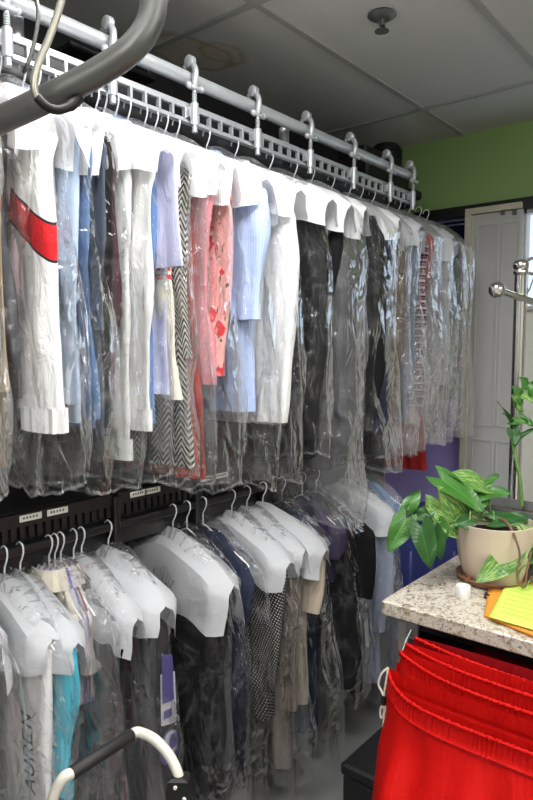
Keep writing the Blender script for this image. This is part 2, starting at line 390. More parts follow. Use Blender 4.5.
for i, px in enumerate(bpx):
    x = kx(px, ZPIPE)
    b = thing('conveyor_bracket', 'steel roller bracket hooked over the conveyor pipe, %s' % names[i], 'bracket', (x, YK, ZPIPE), 0, 'roller brackets along the conveyor pipe')
    m = MB(); m.tube(spline([(0,-.03,-.03),(.0,-.036,0),(.004,-.028,.028),(.006,-.006,.044),(.006,.014,.036)], 5), [.010]*21, 8); build('claw', m, STEEL, b)
    m = MB(); rows = []
    for (rr, xx) in ((.004,-.011),(.015,-.011),(.019,-.008),(.019,.008),(.015,.011),(.004,.011)): rows.append([Vector((xx+.006, -.006+rr*math.cos(2*PI*j/16), .05+rr*math.sin(2*PI*j/16))) for j in range(16)])
    m.grid(rows, True, True, True); build('roller', m, STEEL, b)
    m = MB(); m.box((0,-.032,-.036),(.05,.02,.012),0,.003); m.ball((-.026,-.034,-.034),.011,6); m.ball((.026,-.034,-.034),.010,6); build('wing_nut', m, STEEL, b)
    zt = ZT0-ZPIPE; m = MB(); m.tube([(0,-.03,-.04),(0,-.03,zt-.004)], .006, 8)
    for k in range(7): m.lathe([(.0062,0),(.0085,.003),(.0062,.006)], (0,-.03,-.09+k*.006), 8)
    build('rod', m, STEEL, b)
    m = MB(); m.tube([(0,-.03,zt-.01),(0,-.03,zt+.055)], .013, 10); m.box((0,-.014,zt+.03),(.03,.02,.03)); m.tube([(0,-.03,zt-.03),(0,-.03,zt-.008)], .009, 8); build('clamp_sleeve', m, ALU, b)
# ceiling posts behind the track
for px, lab in ((18, 'pale round post rising behind the conveyor at the left'), (284, 'short pale round post behind the conveyor, near the middle'), (-30, '')):
    if px < 0: continue
    x = (YK+.07)*(ray(px, 110).x/ray(px, 110).y)
    tag(build('support_post', MB().tube([(x, YK+.07, ZT0-.15), (x, YK+.07, ZPIPE+.01)], .02, 14), ALU), lab, 'post', 'conveyor support posts')
# black mounting angle behind the pipe
a = at(67, 48, Y=YK+.12); b2 = at(135, 34, Y=YK+.12)
m = MB(); m.box(((a.x+b2.x)/2, YK+.14, a.z-.015), (b2.x-a.x+.06, .16, .012)); m.box((b2.x, YK+.14, a.z+.03), (.008, .16, .1))
tag(build('mounting_plate', m, BLACKM, None, False), 'black steel angle plate under the ceiling behind the conveyor pipe', 'bracket')
# drive motor at the far end
q = at(372, 178, Y=YK+.2)
mo = thing('drive_motor', 'black drive motor unit behind the far end of the conveyor', 'motor', (q.x, q.y, q.z))
m = MB(); m.box((0,0,0),(.42,.2,.12),0,.012); m.box((-.1,0,.08),(.2,.16,.05),0,.008); build('housing', m, BLACKP, mo, False)
m = MB(); m.lathe([(.001,0),(.07,0),(.075,.02),(.075,.12),(.06,.14),(.001,.14)], (.14,0,.05), 20)
for k in range(5): m.lathe([(.074,0),(.082,.003),(.082,.009),(.074,.012)], (.14,0,.07+k*.02), 20)
build('motor_can', m, BLACKP, mo)
m = MB(); m.box((.1,.0,-.08),(.5,.12,.03),0,.005); m.box((.25,0,-.05),(.12,.24,.04),0,.005); build('mount', m, BLACKM, mo, False)
mo.rotation_euler = (0,0,0)

# curved foreground pipe and wire hooks
D0 = 1.0
cp = [at(-95,160,D=D0*1.06), at(-45,138,D=D0*1.04), at(0,120,D=D0*1.02), at(50,97,D=D0), at(95,74,D=D0*.99), at(130,50,D=D0*.98), at(149,24,D=D0*.98), at(154,-5,D=D0*.98), at(154,-40,D=D0*.98)]
top = cp[-1].copy(); top.z = ZC; cp.append(top)
tag(build('curved_pipe', MB().tube(spline(cp, 8), .0205, 22), DSTEEL), 'thick grey curved steel pipe in the upper left foreground', 'pipe')
hw = thing('wire_hook', 'bent thick wire hook looped under the curved foreground pipe', 'hook', at(62,0,D=.97))
base = hw.location.copy()
hp = [at(66,-30,D=.96), at(61,2,D=.955), at(50,36,D=.95), at(39,62,D=.945), at(34,84,D=.945), at(37,98,D=.95), at(46,106,D=.955), at(56,109,D=.965)]
up_ = hp[0].copy(); up_.z = 2.3
build('wire', MB().tube([p-base for p in spline([up_]+hp, 6)], .0055, 10), simple('pale_wire', C(180,178,165), .35, .6), hw)
hp2 = [at(37,97,D=.949), at(46,106,D=.955), at(57,110,D=.965), at(70,106,D=.98), at(79,98,D=.995)]
build('rubber_sleeve', MB().tube([p-base for p in spline(hp2, 6)], [.0068]*18+[.0085]*7, 10), RUBBER, hw)
sh = [at(30,-25,D=1.03), at(37,3,D=1.03), at(38,20,D=1.03), at(33,48,D=1.03), at(27,66,D=1.03), at(24,72,D=1.04)]
u2 = sh[0].copy(); u2.z = 2.3
tag(build('wire_hook', MB().tube(spline([u2]+sh, 6), .0035, 8), DSTEEL), 'thin dark wire dangling beside the thick bent hook', 'hook')

# ------------------------------------------------------------------ hanging clothes
ZU = ZT0; ZLO = 1.105; YN = 1.27
def seg(a, b, e, n):
    out = []
    for j in range(n):
        th = 2*PI*j/n+PI; c, s = math.cos(th), math.sin(th)
        out.append((a*math.copysign(abs(c)**e, c), b*math.copysign(abs(s)**e, s)))
    return out
def arc(pts):
    L = [0]
    for i in range(1, len(pts)): L.append(L[-1]+math.dist(pts[i], pts[i-1]))
    return L
NS = 60
def loft(rings, n=NS, fold=.006, wr=.006, seed=0, e=.75, cap0=True, hollow=True, lam=.055, ripple=None):
    """rings: (cx, cy, z, a, b, k) with k = fold weight"""
    rnd = random.Random(seed); ph = [rnd.uniform(0, 6.28) for _ in range(4)]
    ref = max(rings, key=lambda r: r[3]); L = arc(seg(ref[3], ref[4], e, n)); z0 = rings[0][2]
    P = []; UV = []
    for (cx, cy, z, a, b, k) in rings:
        row = []; sg = seg(a, b, e, n)
        for j, (x, y) in enumerate(sg):
            nx, ny = x/max(a, 1e-4)**1.2, y/max(b, 1e-4)**1.2; l = math.hypot(nx, ny) or 1; nx /= l; ny /= l
            s = L[j]
            d = k*fold*(math.sin(2*PI*s/lam+ph[0]+2.2*math.sin(z*4+ph[1])) + .7*math.sin(2*PI*s/(lam*2.3)+ph[2]+z*3))
            q = Vector((x*7+cx*7+seed*3.1, y*9, z*4.5))
            d += wr*min(1, k+.3)*noise.noise(q)*1.6
            if ripple: d += ripple(s, z)
            row.append((cx+x+nx*d, cy+y+ny*d, z))
        P.append(row); UV.append([(s, z0-z) for s in L])
    if hollow:
        cx, cy, z, a, b, k = rings[-1]
        P.append([(cx+(p[0]-cx)*.86, cy+(p[1]-cy)*.8, z+.004) for p in P[-1]]); UV.append(UV[-1])
        P.append([(cx+(p[0]-cx)*.8, cy+(p[1]-cy)*.6, z+.09) for p in P[-1]]); UV.append(UV[-1])
    m = MB(); m.grid(P, True, cap0, hollow, UV); return m

def body_rings(w, t, hem, neck=-.1, flare=1.0, waist=.95, nm=26):
    out = []
    sh = -.19
    for i in range(7):
        f = i/6; z = lerp(neck, sh, f**1.15); out.append((0, 0, z, lerp(.055, w, f**.85), lerp(.026, t*.9, f**.6), .15))
    for i in range(1, nm+1):
        f = i/nm; z = lerp(sh-.012, hem, f)
        a = w*(lerp(1.0, waist, sm(0,.45,f)) if f < .45 else lerp(waist, flare, sm(.45,1,f)))
        out.append((0, 0, z, a, t*(1+.12*math.sin(f*5)), .3+.9*f))
    return out
def sleeve_rings(side, w, t, end, wd=.07, yo=-.012, taper=.72, nm=22, seed=0, lean=0.0):
    rnd = random.Random(seed*13+5); out = []; x0 = side*(w-.035)
    bend = rnd.uniform(-.018, .018)
    for i in range(nm+1):
        f = i/nm; z = lerp(-.178, end, f)
        a = wd*(.4+.6*sm(0,.13,f))*lerp(1, taper, f); b = t*.62*(.6+.4*sm(0,.1,f))*lerp(1, .85, f)
        out.append((x0+side*lean*f+bend*math.sin(f*PI)-side*.0, yo*sm(0,.2,f)+bend*math.sin(f*4), z, a, max(.013, b), .35+.5*f))
    return out

hang_n = [0]
ROT = -PI/2
def place(X, tier, yaw=0): return ((X, YK, ZU if tier == 'u' else ZLO), ROT+R(yaw))
def hanger(X, tier, yaw, label, w=.2):
    loc, rz = place(X, tier, yaw)
    m = MB()
    hook = [(-.016,0,-.012),(-.013,0,.0),(0,0,.007),(.014,0,0),(.016,0,-.016),(.008,0,-.035),(0,0,-.05),(0,0,-.085)]
    m.tube(spline(hook, 4), .0023, 6)
    m.tube([(0,0,-.083),(.02,0,-.09),(w-.01,0,-.178),(w,0,-.186),(w-.012,0,-.19),(-w+.012,0,-.19),(-w,0,-.186),(-w+.01,0,-.178),(-.02,0,-.09),(0,0,-.083)], .0021, 6)
    tag(build('wire_hanger', m, WIRE, None, True, loc, rz), label, 'clothes hanger', 'wire hangers on the %s rail' % ('upper' if tier == 'u' else 'lower'))
def cape(X, tier, yaw, t, label, seed, W=.232, bot=-.275, mat=None):
    loc, rz = place(X, tier, yaw); P = []; rnd = random.Random(seed+77)
    p1, p2 = rnd.uniform(0,6), rnd.uniform(0,6); nc = 28
    skew = rnd.uniform(-.02,.02)
    rows = [-1,-.8,-.62,-.45,-.3,-.17,-.07,0,.07,.17,.3,.45,.62,.8,1]
    for tt in rows:
        row = []
        for j in range(nc+1):
            x = lerp(-W, W, j/nc); ax = abs(x)
            rg = -.070 if ax < .03 else (-.070-(ax-.03)*.44 if ax < .19 else -.140-(ax-.19)*.75)
            bz = bot+skew*(1 if tt < 0 else -1)*x/W + .006*math.sin(9*x/W+p1) - .03*sm(.3,1,ax/W)
            dep = rg-bz; at_ = abs(tt)
            z = rg-dep*at_
            yo = t*sm(0,.2,at_)+.010*at_+.008*sm(0,.1,at_)
            yo *= lerp(.92, 1, sm(0,.5,ax/W))*(1-.65*sm(.86,1,ax/W)*(1-.3*at_))
            yo += .005*math.sin(x*34+p2+at_*2)*at_ + .006*noise.noise(Vector((x*9+seed, tt*2, z*8)))
            row.append((x+.004*math.sin(tt*5+p1), math.copysign(max(.002, yo), tt) if tt else 0, z+.003))
        P.append(row)
    m = MB(); m.grid(P)
    tag(build('paper_shoulder_cover', m, mat or PAPER, None, True, loc, rz), label, 'paper shoulder cover', 'paper shoulder covers on the %s rail' % ('upper' if tier == 'u' else 'lower'))
def bag(X, tier, yaw, t, hem, label, seed, w=.235, mat=0, flare=1.12, pinch=.0):
    loc, rz = place(X, tier, yaw); rnd = random.Random(seed+501)
    rings = []; nm = 52; t2 = t+.012
    for i in range(8):
        f = i/7; rings.append((0,0,lerp(-.052,-.2,f**1.2), lerp(.022,w,f**.8), lerp(.016,t2*.9,f**.6), .2))
    for i in range(1, nm+1):
        f = i/nm; z = lerp(-.215, hem, f)
        rings.append((.012*math.sin(f*5+seed), .006*math.sin(f*7+seed), z, w*lerp(1,flare,sm(.1,.8,f))*(1-pinch*sm(.8,1,f)), t2*lerp(1,1.35,f)*(1-.3*sm(.85,1,f)), .3+.8*f))
    p = [rnd.uniform(0,6.28) for _ in range(3)]
    def rp(s, z):
        q = Vector((s*5+seed*1.7, z*1.7, seed*.37)); a = 1-abs(noise.noise(q))*2.4
        q2 = Vector((s*12+z*4, z*5, seed)); b = 1-abs(noise.noise(q2))*2.4
        q3 = Vector((s*26-z*9, z*11, seed+4)); c = 1-abs(noise.noise(q3))*2.6
        return .008*max(-1, a)*min(1, (-z)/.25)+.004*max(-1,b)+.0018*max(-1,c)
    m = loft(rings, 96, .005, .012, seed, .72, False, False, .07, rp)
    # ragged hem
    n = 96; k = len(m.v)-n
    for j in range(n):
        x, y, z = m.v[k+j]; m.v[k+j] = (x, y, z+.012*math.sin(j*.2+p[0])+.012*noise.noise(Vector((j*.3, seed, 0))))
    last = m.v[k:]
    bo = tag(build('garment_bag', m, FILM[mat], None, True, loc, rz), label, 'plastic garment bag', 'clear garment bags on the %s rail' % ('upper' if tier == 'u' else 'lower'))
    if tier == 'u':
        hm = MB(); hm.grid([[(x*1.004, y*1.01, z+.007) for x, y, z in last], [(x*1.008, y*1.02, z-.001) for x, y, z in last]], True); build('bag_hem', hm, HEMF, bo)

def garment(name, cat, label, X, tier, mat, t, hem, sl=None, w=.2, yaw=0, seed=0, flare=1.0, waist=.95, smat=None, sw=.07, yo=-.012, cuff=None, cuffmat=None, collar=None, buttons=0, taper=.72, fold=.006, wr=.007, group=None, neck=-.1, belt=None, lean=0):
    loc, rz = place(X, tier, yaw)
    g = thing(name, label, cat, loc, rz, group)
    build('body', loft(body_rings(w-.015, t, hem, neck, flare, waist), NS, fold, wr, seed), mat, g)
    if sl is not None:
        for s in (1, -1):
            e = sl if s > 0 else sl+.02
            cu = .05 if cuff else 0
            so = build('sleeve', loft(sleeve_rings(s, w, t, e+cu, sw, yo, taper, seed=seed+s, lean=lean), 40, .0035, .015, seed+s*7, .8), smat or mat, g)
            if cuff:
                rr = sleeve_rings(s, w, t, e+cu, sw, yo, taper, seed=seed+s, lean=lean)[-1]
                k = 1.1 if cuff == 'flat' else .9
                cr = [(rr[0], rr[1], e+cu+.004-i*(cu+.004)/7, rr[3]*k, rr[4]*k+.002, .2) for i in range(8)]
                rp = (lambda s_, z: .0055*math.sin(s_*2*PI/.02)) if cuff == 'gather' else None
                build('cuff', loft(cr, 60, .0, .003, seed, .8, False, True, ripple=rp), cuffmat or smat or mat, so)
    if collar is not None:
        c = [(0,0,neck-.012,.062,.04,0),(0,0,neck+.012,.056,.036,0),(0,0,neck+.026,.052,.034,0),(0,0,neck+.028,.056,.038,0),(0,0,neck+.0,.072,.05,0),(0,0,neck-.022,.08,.056,0)]
        build('collar', loft(c, 36, 0, .002, seed, .9, False, False), collar, g)
    for k in range(buttons):
        z = -.2-k*.085
        if z < hem+.03: break
        m = MB(); m.lathe([(.0005,0),(.0055,0),(.006,.0012),(.005,.0024),(.0005,.002)], n=12)
        b = build('button', m, BTN, g); b.rotation_euler = (PI/2, 0, 0); b.location = (.02, -t*1.08-.004, z)
    return g
BTN = simple('pearl_button', C(225,222,212), .25)
def Xn(px): r = ray(px, 300); return YN*r.x/r.y
def Xr(px): r = ray(px, 520); return YK*r.x/r.y
def Zn(px, py): return at(px, py, Y=YN).z
def Zl(px, py, tier): return Zn(px, py)-(ZU if tier == 'u' else ZLO)

F = {}
def fab(k, *a, **kw): F[k] = fabric('fabric_'+k, *a, **kw); return F[k]
fab('palegrey', C(205,207,212)); fab('tan', C(150,132,108)); fab('charcoal', C(74,75,78)); fab('palepink', C(222,196,198))
fab('white', C(226,226,225)); fab('white2', C(218,219,216)); fab('whitejkt', C(228,228,228), wr=1.0)
fab('redband', C(228,228,228), 'band', C(196,24,30), (.20,.27,.75), wr=1.0)
fab('iceblue', C(170,188,212)); fab('denim', C(70,95,135), 'denim', C(120,150,190)); fab('darkslate', C(70,78,92)); fab('maroon', C(58,28,32), 'vstripe', C(22,20,22), (.03,.5))
fab('midblue', C(92,132,188), 'denim', C(118,158,208)); fab('lavender', C(190,190,222), 'vstripe', C(205,206,232), (.006,.5))
fab('cream', C(226,222,206)); fab('creamband', C(226,222,206), 'hbands', C(210,40,60), (.295,))
fab('herring', C(30,30,32), 'herring', C(214,210,204), (.05,.018)); fab('black', C(12,12,14)); fab('black2', C(16,16,19)); fab('dgrey', C(36,37,41))
fab('rust', C(178,58,44)); fab('pink', C(208,130,138)); fab('floral', C(222,160,156), 'floral', C(200,50,56), c3=C(84,92,72)); fab('skyblue', C(166,184,224), 'vstripe', C(178,196,232), (.008,.5))
fab('navy', C(28,34,58)); fab('brown', C(84,66,50)); fab('bluegrey', C(96,108,128)); fab('redplaid', C(36,38,62), 'plaid', C(150,50,60), (.03,), c3=C(190,180,184)); fab('greenk', C(54,74,70)); fab('wine', C(92,34,42)); fab('red', C(150,34,34))
fab('turq', C(60,178,202)); fab('creamknit', C(214,206,190)); fab('purplestripe', C(186,184,196), 'vstripe', C(110,100,160), (.03,.3)); fab('redtrim', C(196,188,182), 'vstripe', C(120,50,58), (.05,.12))
fab('hound', C(34,34,36), 'check', C(176,174,170), (.011,)); fab('taupe', C(126,114,102)); fab('tan2', C(186,172,154)); fab('purple', C(50,40,70)); fab('paleblue', C(146,154,176)); fab('denim2', C(96,124,160), 'denim', C(150,175,205)); fab('grey', C(150,152,156))

# upper row: px of the near edge, ...
U = [
 dict(px=-14, n='shirt', c='shirt', lab='pale grey shirt at the cropped left end of the upper row', m='palegrey', sl=395, hem=455, w=.18),
 dict(px=14, n='coat', c='coat', lab='tan brown coat at the left end of the upper row', m='tan', sl=392, hem=470, w=.205),
 dict(px=25, n='jacket', c='jacket', lab='charcoal grey jacket between the tan coat and the pale pink shirt', m='charcoal', sl=400, hem=470, w=.175),
 dict(px=40, n='shirt', c='shirt', lab='pale pink shirt whose sleeve ends beside the white jacket', m='palepink', sl=408, hem=410, sw=.045, w=.14),
 dict(px=60, n='jacket', c='jacket', lab='white windbreaker jacket with slanted red sleeve band and gathered cuffs', m='whitejkt', sm='redband', sl=430, hem=405, sw=.07, cuff='gather', taper=1.12, T=.05, yo=-.035, w=.215, lean=.04),
 dict(px=84, n='shirt', c='shirt', lab='ice blue shirt right behind the white jacket', m='iceblue', sl=405, hem=425),
 dict(px=98, n='jacket', c='jacket', lab='washed blue denim jacket in the upper row', m='denim', sl=420, hem=430),
 dict(px=113, n='dress', c='dress', lab='dark slate dress beside the blue denim jacket', m='darkslate', sl=330, hem=440),
 dict(px=126, n='coat', c='coat', lab='dark maroon and black striped coat in the upper row', m='maroon', sl=400, hem=430, w=.18),
 dict(px=141, n='shirt', c='shirt', lab='white dress shirt whose lower sleeve hangs down nearest the rail labels', m='white2', sl=462, hem=420, cuff='flat', sw=.068, w=.18),
 dict(px=155, n='shirt', c='shirt', lab='white dress shirt with square cuff beside the mid blue shirt', m='white', sl=430, hem=410, cuff='flat', sw=.08, yo=-.03, w=.215),
 dict(px=163, n='shirt', c='shirt', lab='mid blue shirt between white cuff and lavender shirt', m='midblue', sl=420, hem=425, sw=.05, w=.19),
 dict(px=174, n='shirt', c='shirt', lab='lavender short sleeved shirt in the upper row', m='lavender', sl=268, hem=395, sw=.09, taper=1.05, yo=-.02, w=.225),
 dict(px=186, n='sweater', c='sweater', lab='cream sweater with two red stripes on the sleeve', m='cream', sm='creamband', sl=400, hem=390, sw=.06),
 dict(px=202, n='coat', c='coat', lab='black and white herringbone tweed coat', m='herring', sl=358, hem=470, sw=.06),
 dict(px=212, n='dress', c='dress', lab='long rust red dress reaching low beneath the pink blouse', m='rust', hem=482, w=.2, waist=.8, flare=1.0),
 dict(px=222, n='blouse', c='blouse', lab='dusty pink blouse beside the floral robe', m='pink', sl=385, hem=380, sw=.055),
 dict(px=233, n='robe', c='robe', lab='pink floral robe with red blossoms', m='floral', sl=376, hem=370, sw=.06),
 dict(px=262, n='shirt', c='shirt', lab='light blue short sleeved button shirt in the upper row', m='skyblue', sl=320, hem=412, sw=.065, taper=1.0, bt=6, yo=-.02, w=.215),
 dict(px=289, n='shirt', c='shirt', lab='plain white long sleeved shirt just left of the black suits', m='white', sl=422, hem=425, sw=.09, taper=.85, yo=-.02),
 dict(px=322, n='suit_jacket', c='suit', lab='black suit right beside the plain white long sleeved shirt', m='black', sl=440, hem=460, sw=.08),
 dict(px=345, n='coat', c='coat', lab='long black coat, second black garment after the white shirt', m='black2', sl=440, hem=470, sw=.075),
 dict(px=361, n='coat', c='coat', lab='charcoal coat squeezed between two black garments in the upper row', m='dgrey', sl=430, hem=455, sw=.06),
 dict(px=380, n='suit_jacket', c='suit', lab='black suit nearest the navy jacket in the upper row', m='black', sl=430, hem=455, sw=.075),
 dict(px=396, n='jacket', c='jacket', lab='dark navy jacket near the far end of the upper row', m='navy', sl=425, hem=435, sw=.06),
 dict(px=407, n='coat', c='coat', lab='brown coat near the far end of the upper row', m='brown', sl=400, hem=420, sw=.05),
 dict(px=418, n='shirt', c='shirt', lab='blue grey shirt before the red plaid shirt', m='bluegrey', sl=390, hem=420, sw=.06),
 dict(px=432, n='shirt', c='shirt', lab='red and navy plaid shirt near the far end of the upper row', m='redplaid', sl=400, hem=410, sw=.06),
 dict(px=442, n='dress', c='dress', lab='long red dress with hem showing under the far bags', m='red', hem=470, waist=.6, flare=.95),
 dict(px=451, n='shirt', c='shirt', lab='pale grey shirt at the far end of the upper row', m='grey', sl=385, hem=405, sw=.06),
 dict(px=461, n='sweater', c='sweater', lab='dark green sweater at the far end of the upper row', m='greenk', sl=390, hem=400, sw=.06),
 dict(px=468, n='jacket', c='jacket', lab='wine red jacket, last garment of the upper row', m='wine', sl=390, hem=400, sw=.05),
]
UREF = ['pale grey shirt at the left end', 'tan coat', 'charcoal jacket near the tan coat', 'pale pink shirt', 'white windbreaker jacket', 'ice blue shirt', 'washed blue denim jacket', 'dark slate dress', 'maroon striped coat', 'lowest sleeved white dress shirt', 'white dress shirt beside the mid blue shirt', 'mid blue shirt', 'lavender short sleeved shirt', 'cream striped-sleeve sweater', 'herringbone tweed coat', 'rust red dress', 'dusty pink blouse', 'pink floral robe', 'light blue button shirt', 'plain white long sleeved shirt', 'black suit beside the white shirt', 'long black upper coat', 'squeezed charcoal coat', 'black suit before the navy jacket', 'dark navy jacket', 'brown coat', 'blue grey shirt', 'red plaid shirt', 'long red dress', 'far pale grey shirt', 'dark green sweater', 'wine red jacket']
for d, r_ in zip(U, UREF): d['X'] = Xn(d['px']); d['ref'] = r_
for i, d in enumerate(U):
    ga = d['X']-U[i-1]['X'] if i else .06; gb = U[i+1]['X']-d['X'] if i+1 < len(U) else .06
    d['t'] = d.get('T', min(.055, max(.017, .46*min(ga, gb))))
    px = d['px']
    sd = i+1
    yaw = random.Random(i).uniform(-3, 3)
    d['yaw'] = yaw
    garment(d['n'], d['c'], d['lab'], d['X'], 'u', F[d['m']], d['t'], Zl(px, d['hem'], 'u'), None if 'sl' not in d else Zl(px, d['sl'], 'u'), d.get('w', .2), yaw, sd,
            d.get('flare', 1), d.get('waist', .95), F.get(d.get('sm')), d.get('sw', .07), d.get('yo', -.012), d.get('cuff'), None, F[d['m']] if d['c'] in ('shirt',) else None, d.get('bt', 0), d.get('taper', .72), lean=d.get('lean', 0))
    hanger(d['X'], 'u', yaw, 'white wire hanger carrying the ' + d['ref'])
# paper covers in the upper row
for i, d in enumerate(U):
    if i in (0, 2, 3, 8, 11, 12, 14, 23, 25, 27, 28, 30, 31): continue
    tc = max(d['t'], .62*d['t']-d.get('yo', -.012)) + .004
    Wc = d.get('w', .2)-.035+d.get('sw', .05)+.016
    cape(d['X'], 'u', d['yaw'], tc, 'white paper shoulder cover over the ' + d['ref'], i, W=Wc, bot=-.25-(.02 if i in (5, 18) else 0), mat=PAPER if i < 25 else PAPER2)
# bags: (from, to, hem pixel, film)
UB = [(0,0,500,1),(1,2,490,0),(3,4,488,0),(5,6,490,0),(7,8,492,0),(9,11,478,0),(12,13,480,0),(14,14,485,1),(15,17,490,0),(18,18,485,0),(19,19,480,0),(20,20,455,0),(21,22,525,3),(23,24,470,0),(25,25,455,2),(26,26,450,2),(27,28,445,2),(29,29,440,2),(30,30,437,2),(31,31,433,2)]
for k, (a, b, hy, fm) in enumerate(UB):
    A, B = U[a], U[b]; xc = (A['X']-A['t']+B['X']+B['t'])/2; th = (B['X']+B['t']-A['X']+A['t'])/2+.004
    lab = 'clear plastic bag over the ' + A['ref'] if a == b else 'clear plastic bag around the %s and %s' % (A['ref'], B['ref'])
    bag(xc, 'u', 0, th, Zl(A['px'], hy, 'u'), lab, k+1, mat=fm)

# lower row
ZB = -.92
LW = [
 dict(px=-48, n='shirt', c='shirt', lab='plain white shirt at the cropped left end of the lower row', m='white2', sl=.62, hem=.8, cape=1, w=.15, sw=.05),
 dict(px=3, n='garment_cover', c='garment cover', lab='white garment cover printed with grey vertical letters', m='white', hem=.92, cape=1, T=.03, w=.225, cb=-.2, sw=.02),
 dict(px=19, n='shirt', c='shirt', lab='turquoise shirt beside the white lettered cover', m='turq', sl=.56, hem=.56, cape=1, sw=.045, w=.225, yo=-.01, cb=-.24),
 dict(px=48, n='knit_top', c='sweater', lab='cream knit top with round neck in the lower row', m='creamknit', hem=.42, w=.13, sl=.3, sw=.04, col='creamknit'),
 dict(px=54, n='shirt', c='shirt', lab='purple and white striped shirt in the lower row', m='purplestripe', hem=.42, w=.13, sl=.3, sw=.04, col='purplestripe'),
 dict(px=60, n='cardigan', c='sweater', lab='pale cardigan with dark red trim in the lower row', m='redtrim', hem=.42, w=.14, sl=.33, sw=.04, col='redtrim'),
 dict(px=73, n='suit_jacket', c='suit', lab='black suit under the first crumpled cover of the lower row', m='black2', hem=.95, sl=.75, cape=0),
 dict(px=81, n='suit_jacket', c='suit', lab='charcoal suit under the crumpled white shoulder cover', m='dgrey', hem=.95, sl=.75, cape=1),
 dict(px=108, n='coat', c='coat', lab='dark grey coat in the bag with the purple printed emblem', m='charcoal', hem=.95, sl=.75, cape=1),
 dict(px=173, n='coat', c='coat', lab='long black coat under the widest shoulder cover of the lower row', m='black', hem=.95, sl=.8, cape=2, T=.05),
 dict(px=187, n='coat', c='coat', lab='charcoal coat just behind the long black coat in the lower row', m='charcoal', hem=.95, sl=.8),
 dict(px=203, n='jacket', c='jacket', lab='navy jacket before the houndstooth jacket in the lower row', m='navy', hem=.85, sl=.7),
 dict(px=232, n='jacket', c='jacket', lab='grey houndstooth jacket with hanging sleeve', m='hound', hem=.75, sl=.63, cape=1, sw=.085, yo=-.02),
 dict(px=247, n='coat', c='coat', lab='long taupe coat behind the houndstooth jacket', m='taupe', hem=.97, sl=.74, cape=1),
 dict(px=263, n='shirt', c='shirt', lab='tan short sleeved shirt in the lower row', m='tan2', hem=.78, sl=.42, cape=1, sw=.09, taper=1.0),
 dict(px=282, n='dress', c='dress', lab='navy dress in clear film beyond the tan shirt', m='navy', hem=.95, w=.165),
 dict(px=302, n='blouse', c='blouse', lab='dark purple blouse beside the black jacket near the far end', m='purple', hem=.4, sl=.3, w=.165),
 dict(px=316, n='jacket', c='jacket', lab='black jacket with short sleeve near the far end of the lower row', m='black', hem=.86, sl=.46, sw=.08, taper=1.0, w=.235),
 dict(px=345, n='shirt', c='shirt', lab='pale blue shirt under the farthest shoulder cover', m='paleblue', hem=.92, sl=.68, cape=1),
 dict(px=362, n='shirt', c='shirt', lab='washed denim shirt, last garment of the lower row', m='denim2', hem=.75, sl=.6),
]
LREF = ['white shirt at the left of the lower row', 'white lettered garment cover', 'turquoise shirt', 'cream knit top', 'purple striped shirt', 'pale red-trimmed cardigan', 'lower black suit', 'lower charcoal suit', 'dark grey coat with the emblem bag', 'long black lower coat', 'charcoal coat after it', 'navy jacket of the lower row', 'houndstooth jacket', 'long taupe coat', 'tan short sleeved shirt', 'navy dress in the lower row', 'dark purple blouse', 'black short sleeved jacket', 'pale blue shirt', 'washed denim shirt of the lower row']
for d, r_ in zip(LW, LREF): d['X'] = Xr(d['px']); d['ref'] = r_
for i, d in enumerate(LW):
    ga = d['X']-LW[i-1]['X'] if i else .06; gb = LW[i+1]['X']-d['X'] if i+1 < len(LW) else .06
    d['t'] = d.get('T', min(.045, max(.017, .48*min(ga, gb))))
    yaw = random.Random(i+90).uniform(-3, 3); d['yaw'] = yaw
    d['g'] = garment(d['n'], d['c'], d['lab'], d['X'], 'l', F[d['m']], d['t'], -d['hem'], -d['sl'] if 'sl' in d else None, d.get('w', .2), yaw, i+50, d.get('flare', 1), d.get('waist', .95), None, d.get('sw', .068), d.get('yo', -.012), 'flat' if d['c'] == 'shirt' and d['sl'] > .5 else None, None, F[d['col']] if 'col' in d else None, 0, d.get('taper', .75))
    hanger(d['X'], 'l', yaw, 'white wire hanger carrying the ' + d['ref'], d.get('w', .2))
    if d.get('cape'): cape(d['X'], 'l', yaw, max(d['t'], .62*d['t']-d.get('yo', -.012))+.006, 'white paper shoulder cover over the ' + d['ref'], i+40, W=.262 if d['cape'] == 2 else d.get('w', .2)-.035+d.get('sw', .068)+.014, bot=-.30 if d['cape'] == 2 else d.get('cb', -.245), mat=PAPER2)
LB = [(0,0,1),(1,1,1),(2,2,0),(3,5,3),(6,7,0),(8,8,1),(9,10,0),(11,11,0),(12,12,0),(13,13,1),(14,15,0),(16,17,0),(18,18,3),(19,19,3)]
for k, (a, b, fm) in enumerate(LB):
    A, B = LW[a], LW[b]; xc = (A['X']-A['t']+B['X']+B['t'])/2; th = (B['X']+B['t']-A['X']+A['t'])/2+.006
    lab = 'clear plastic bag over the ' + A['ref'] if a == b else 'clear plastic bag around the %s and %s' % (A['ref'], B['ref'])
    bag(xc, 'l', 0, th, -.98 if k != 11 else -.85, lab, k+201, mat=fm, w=.24)


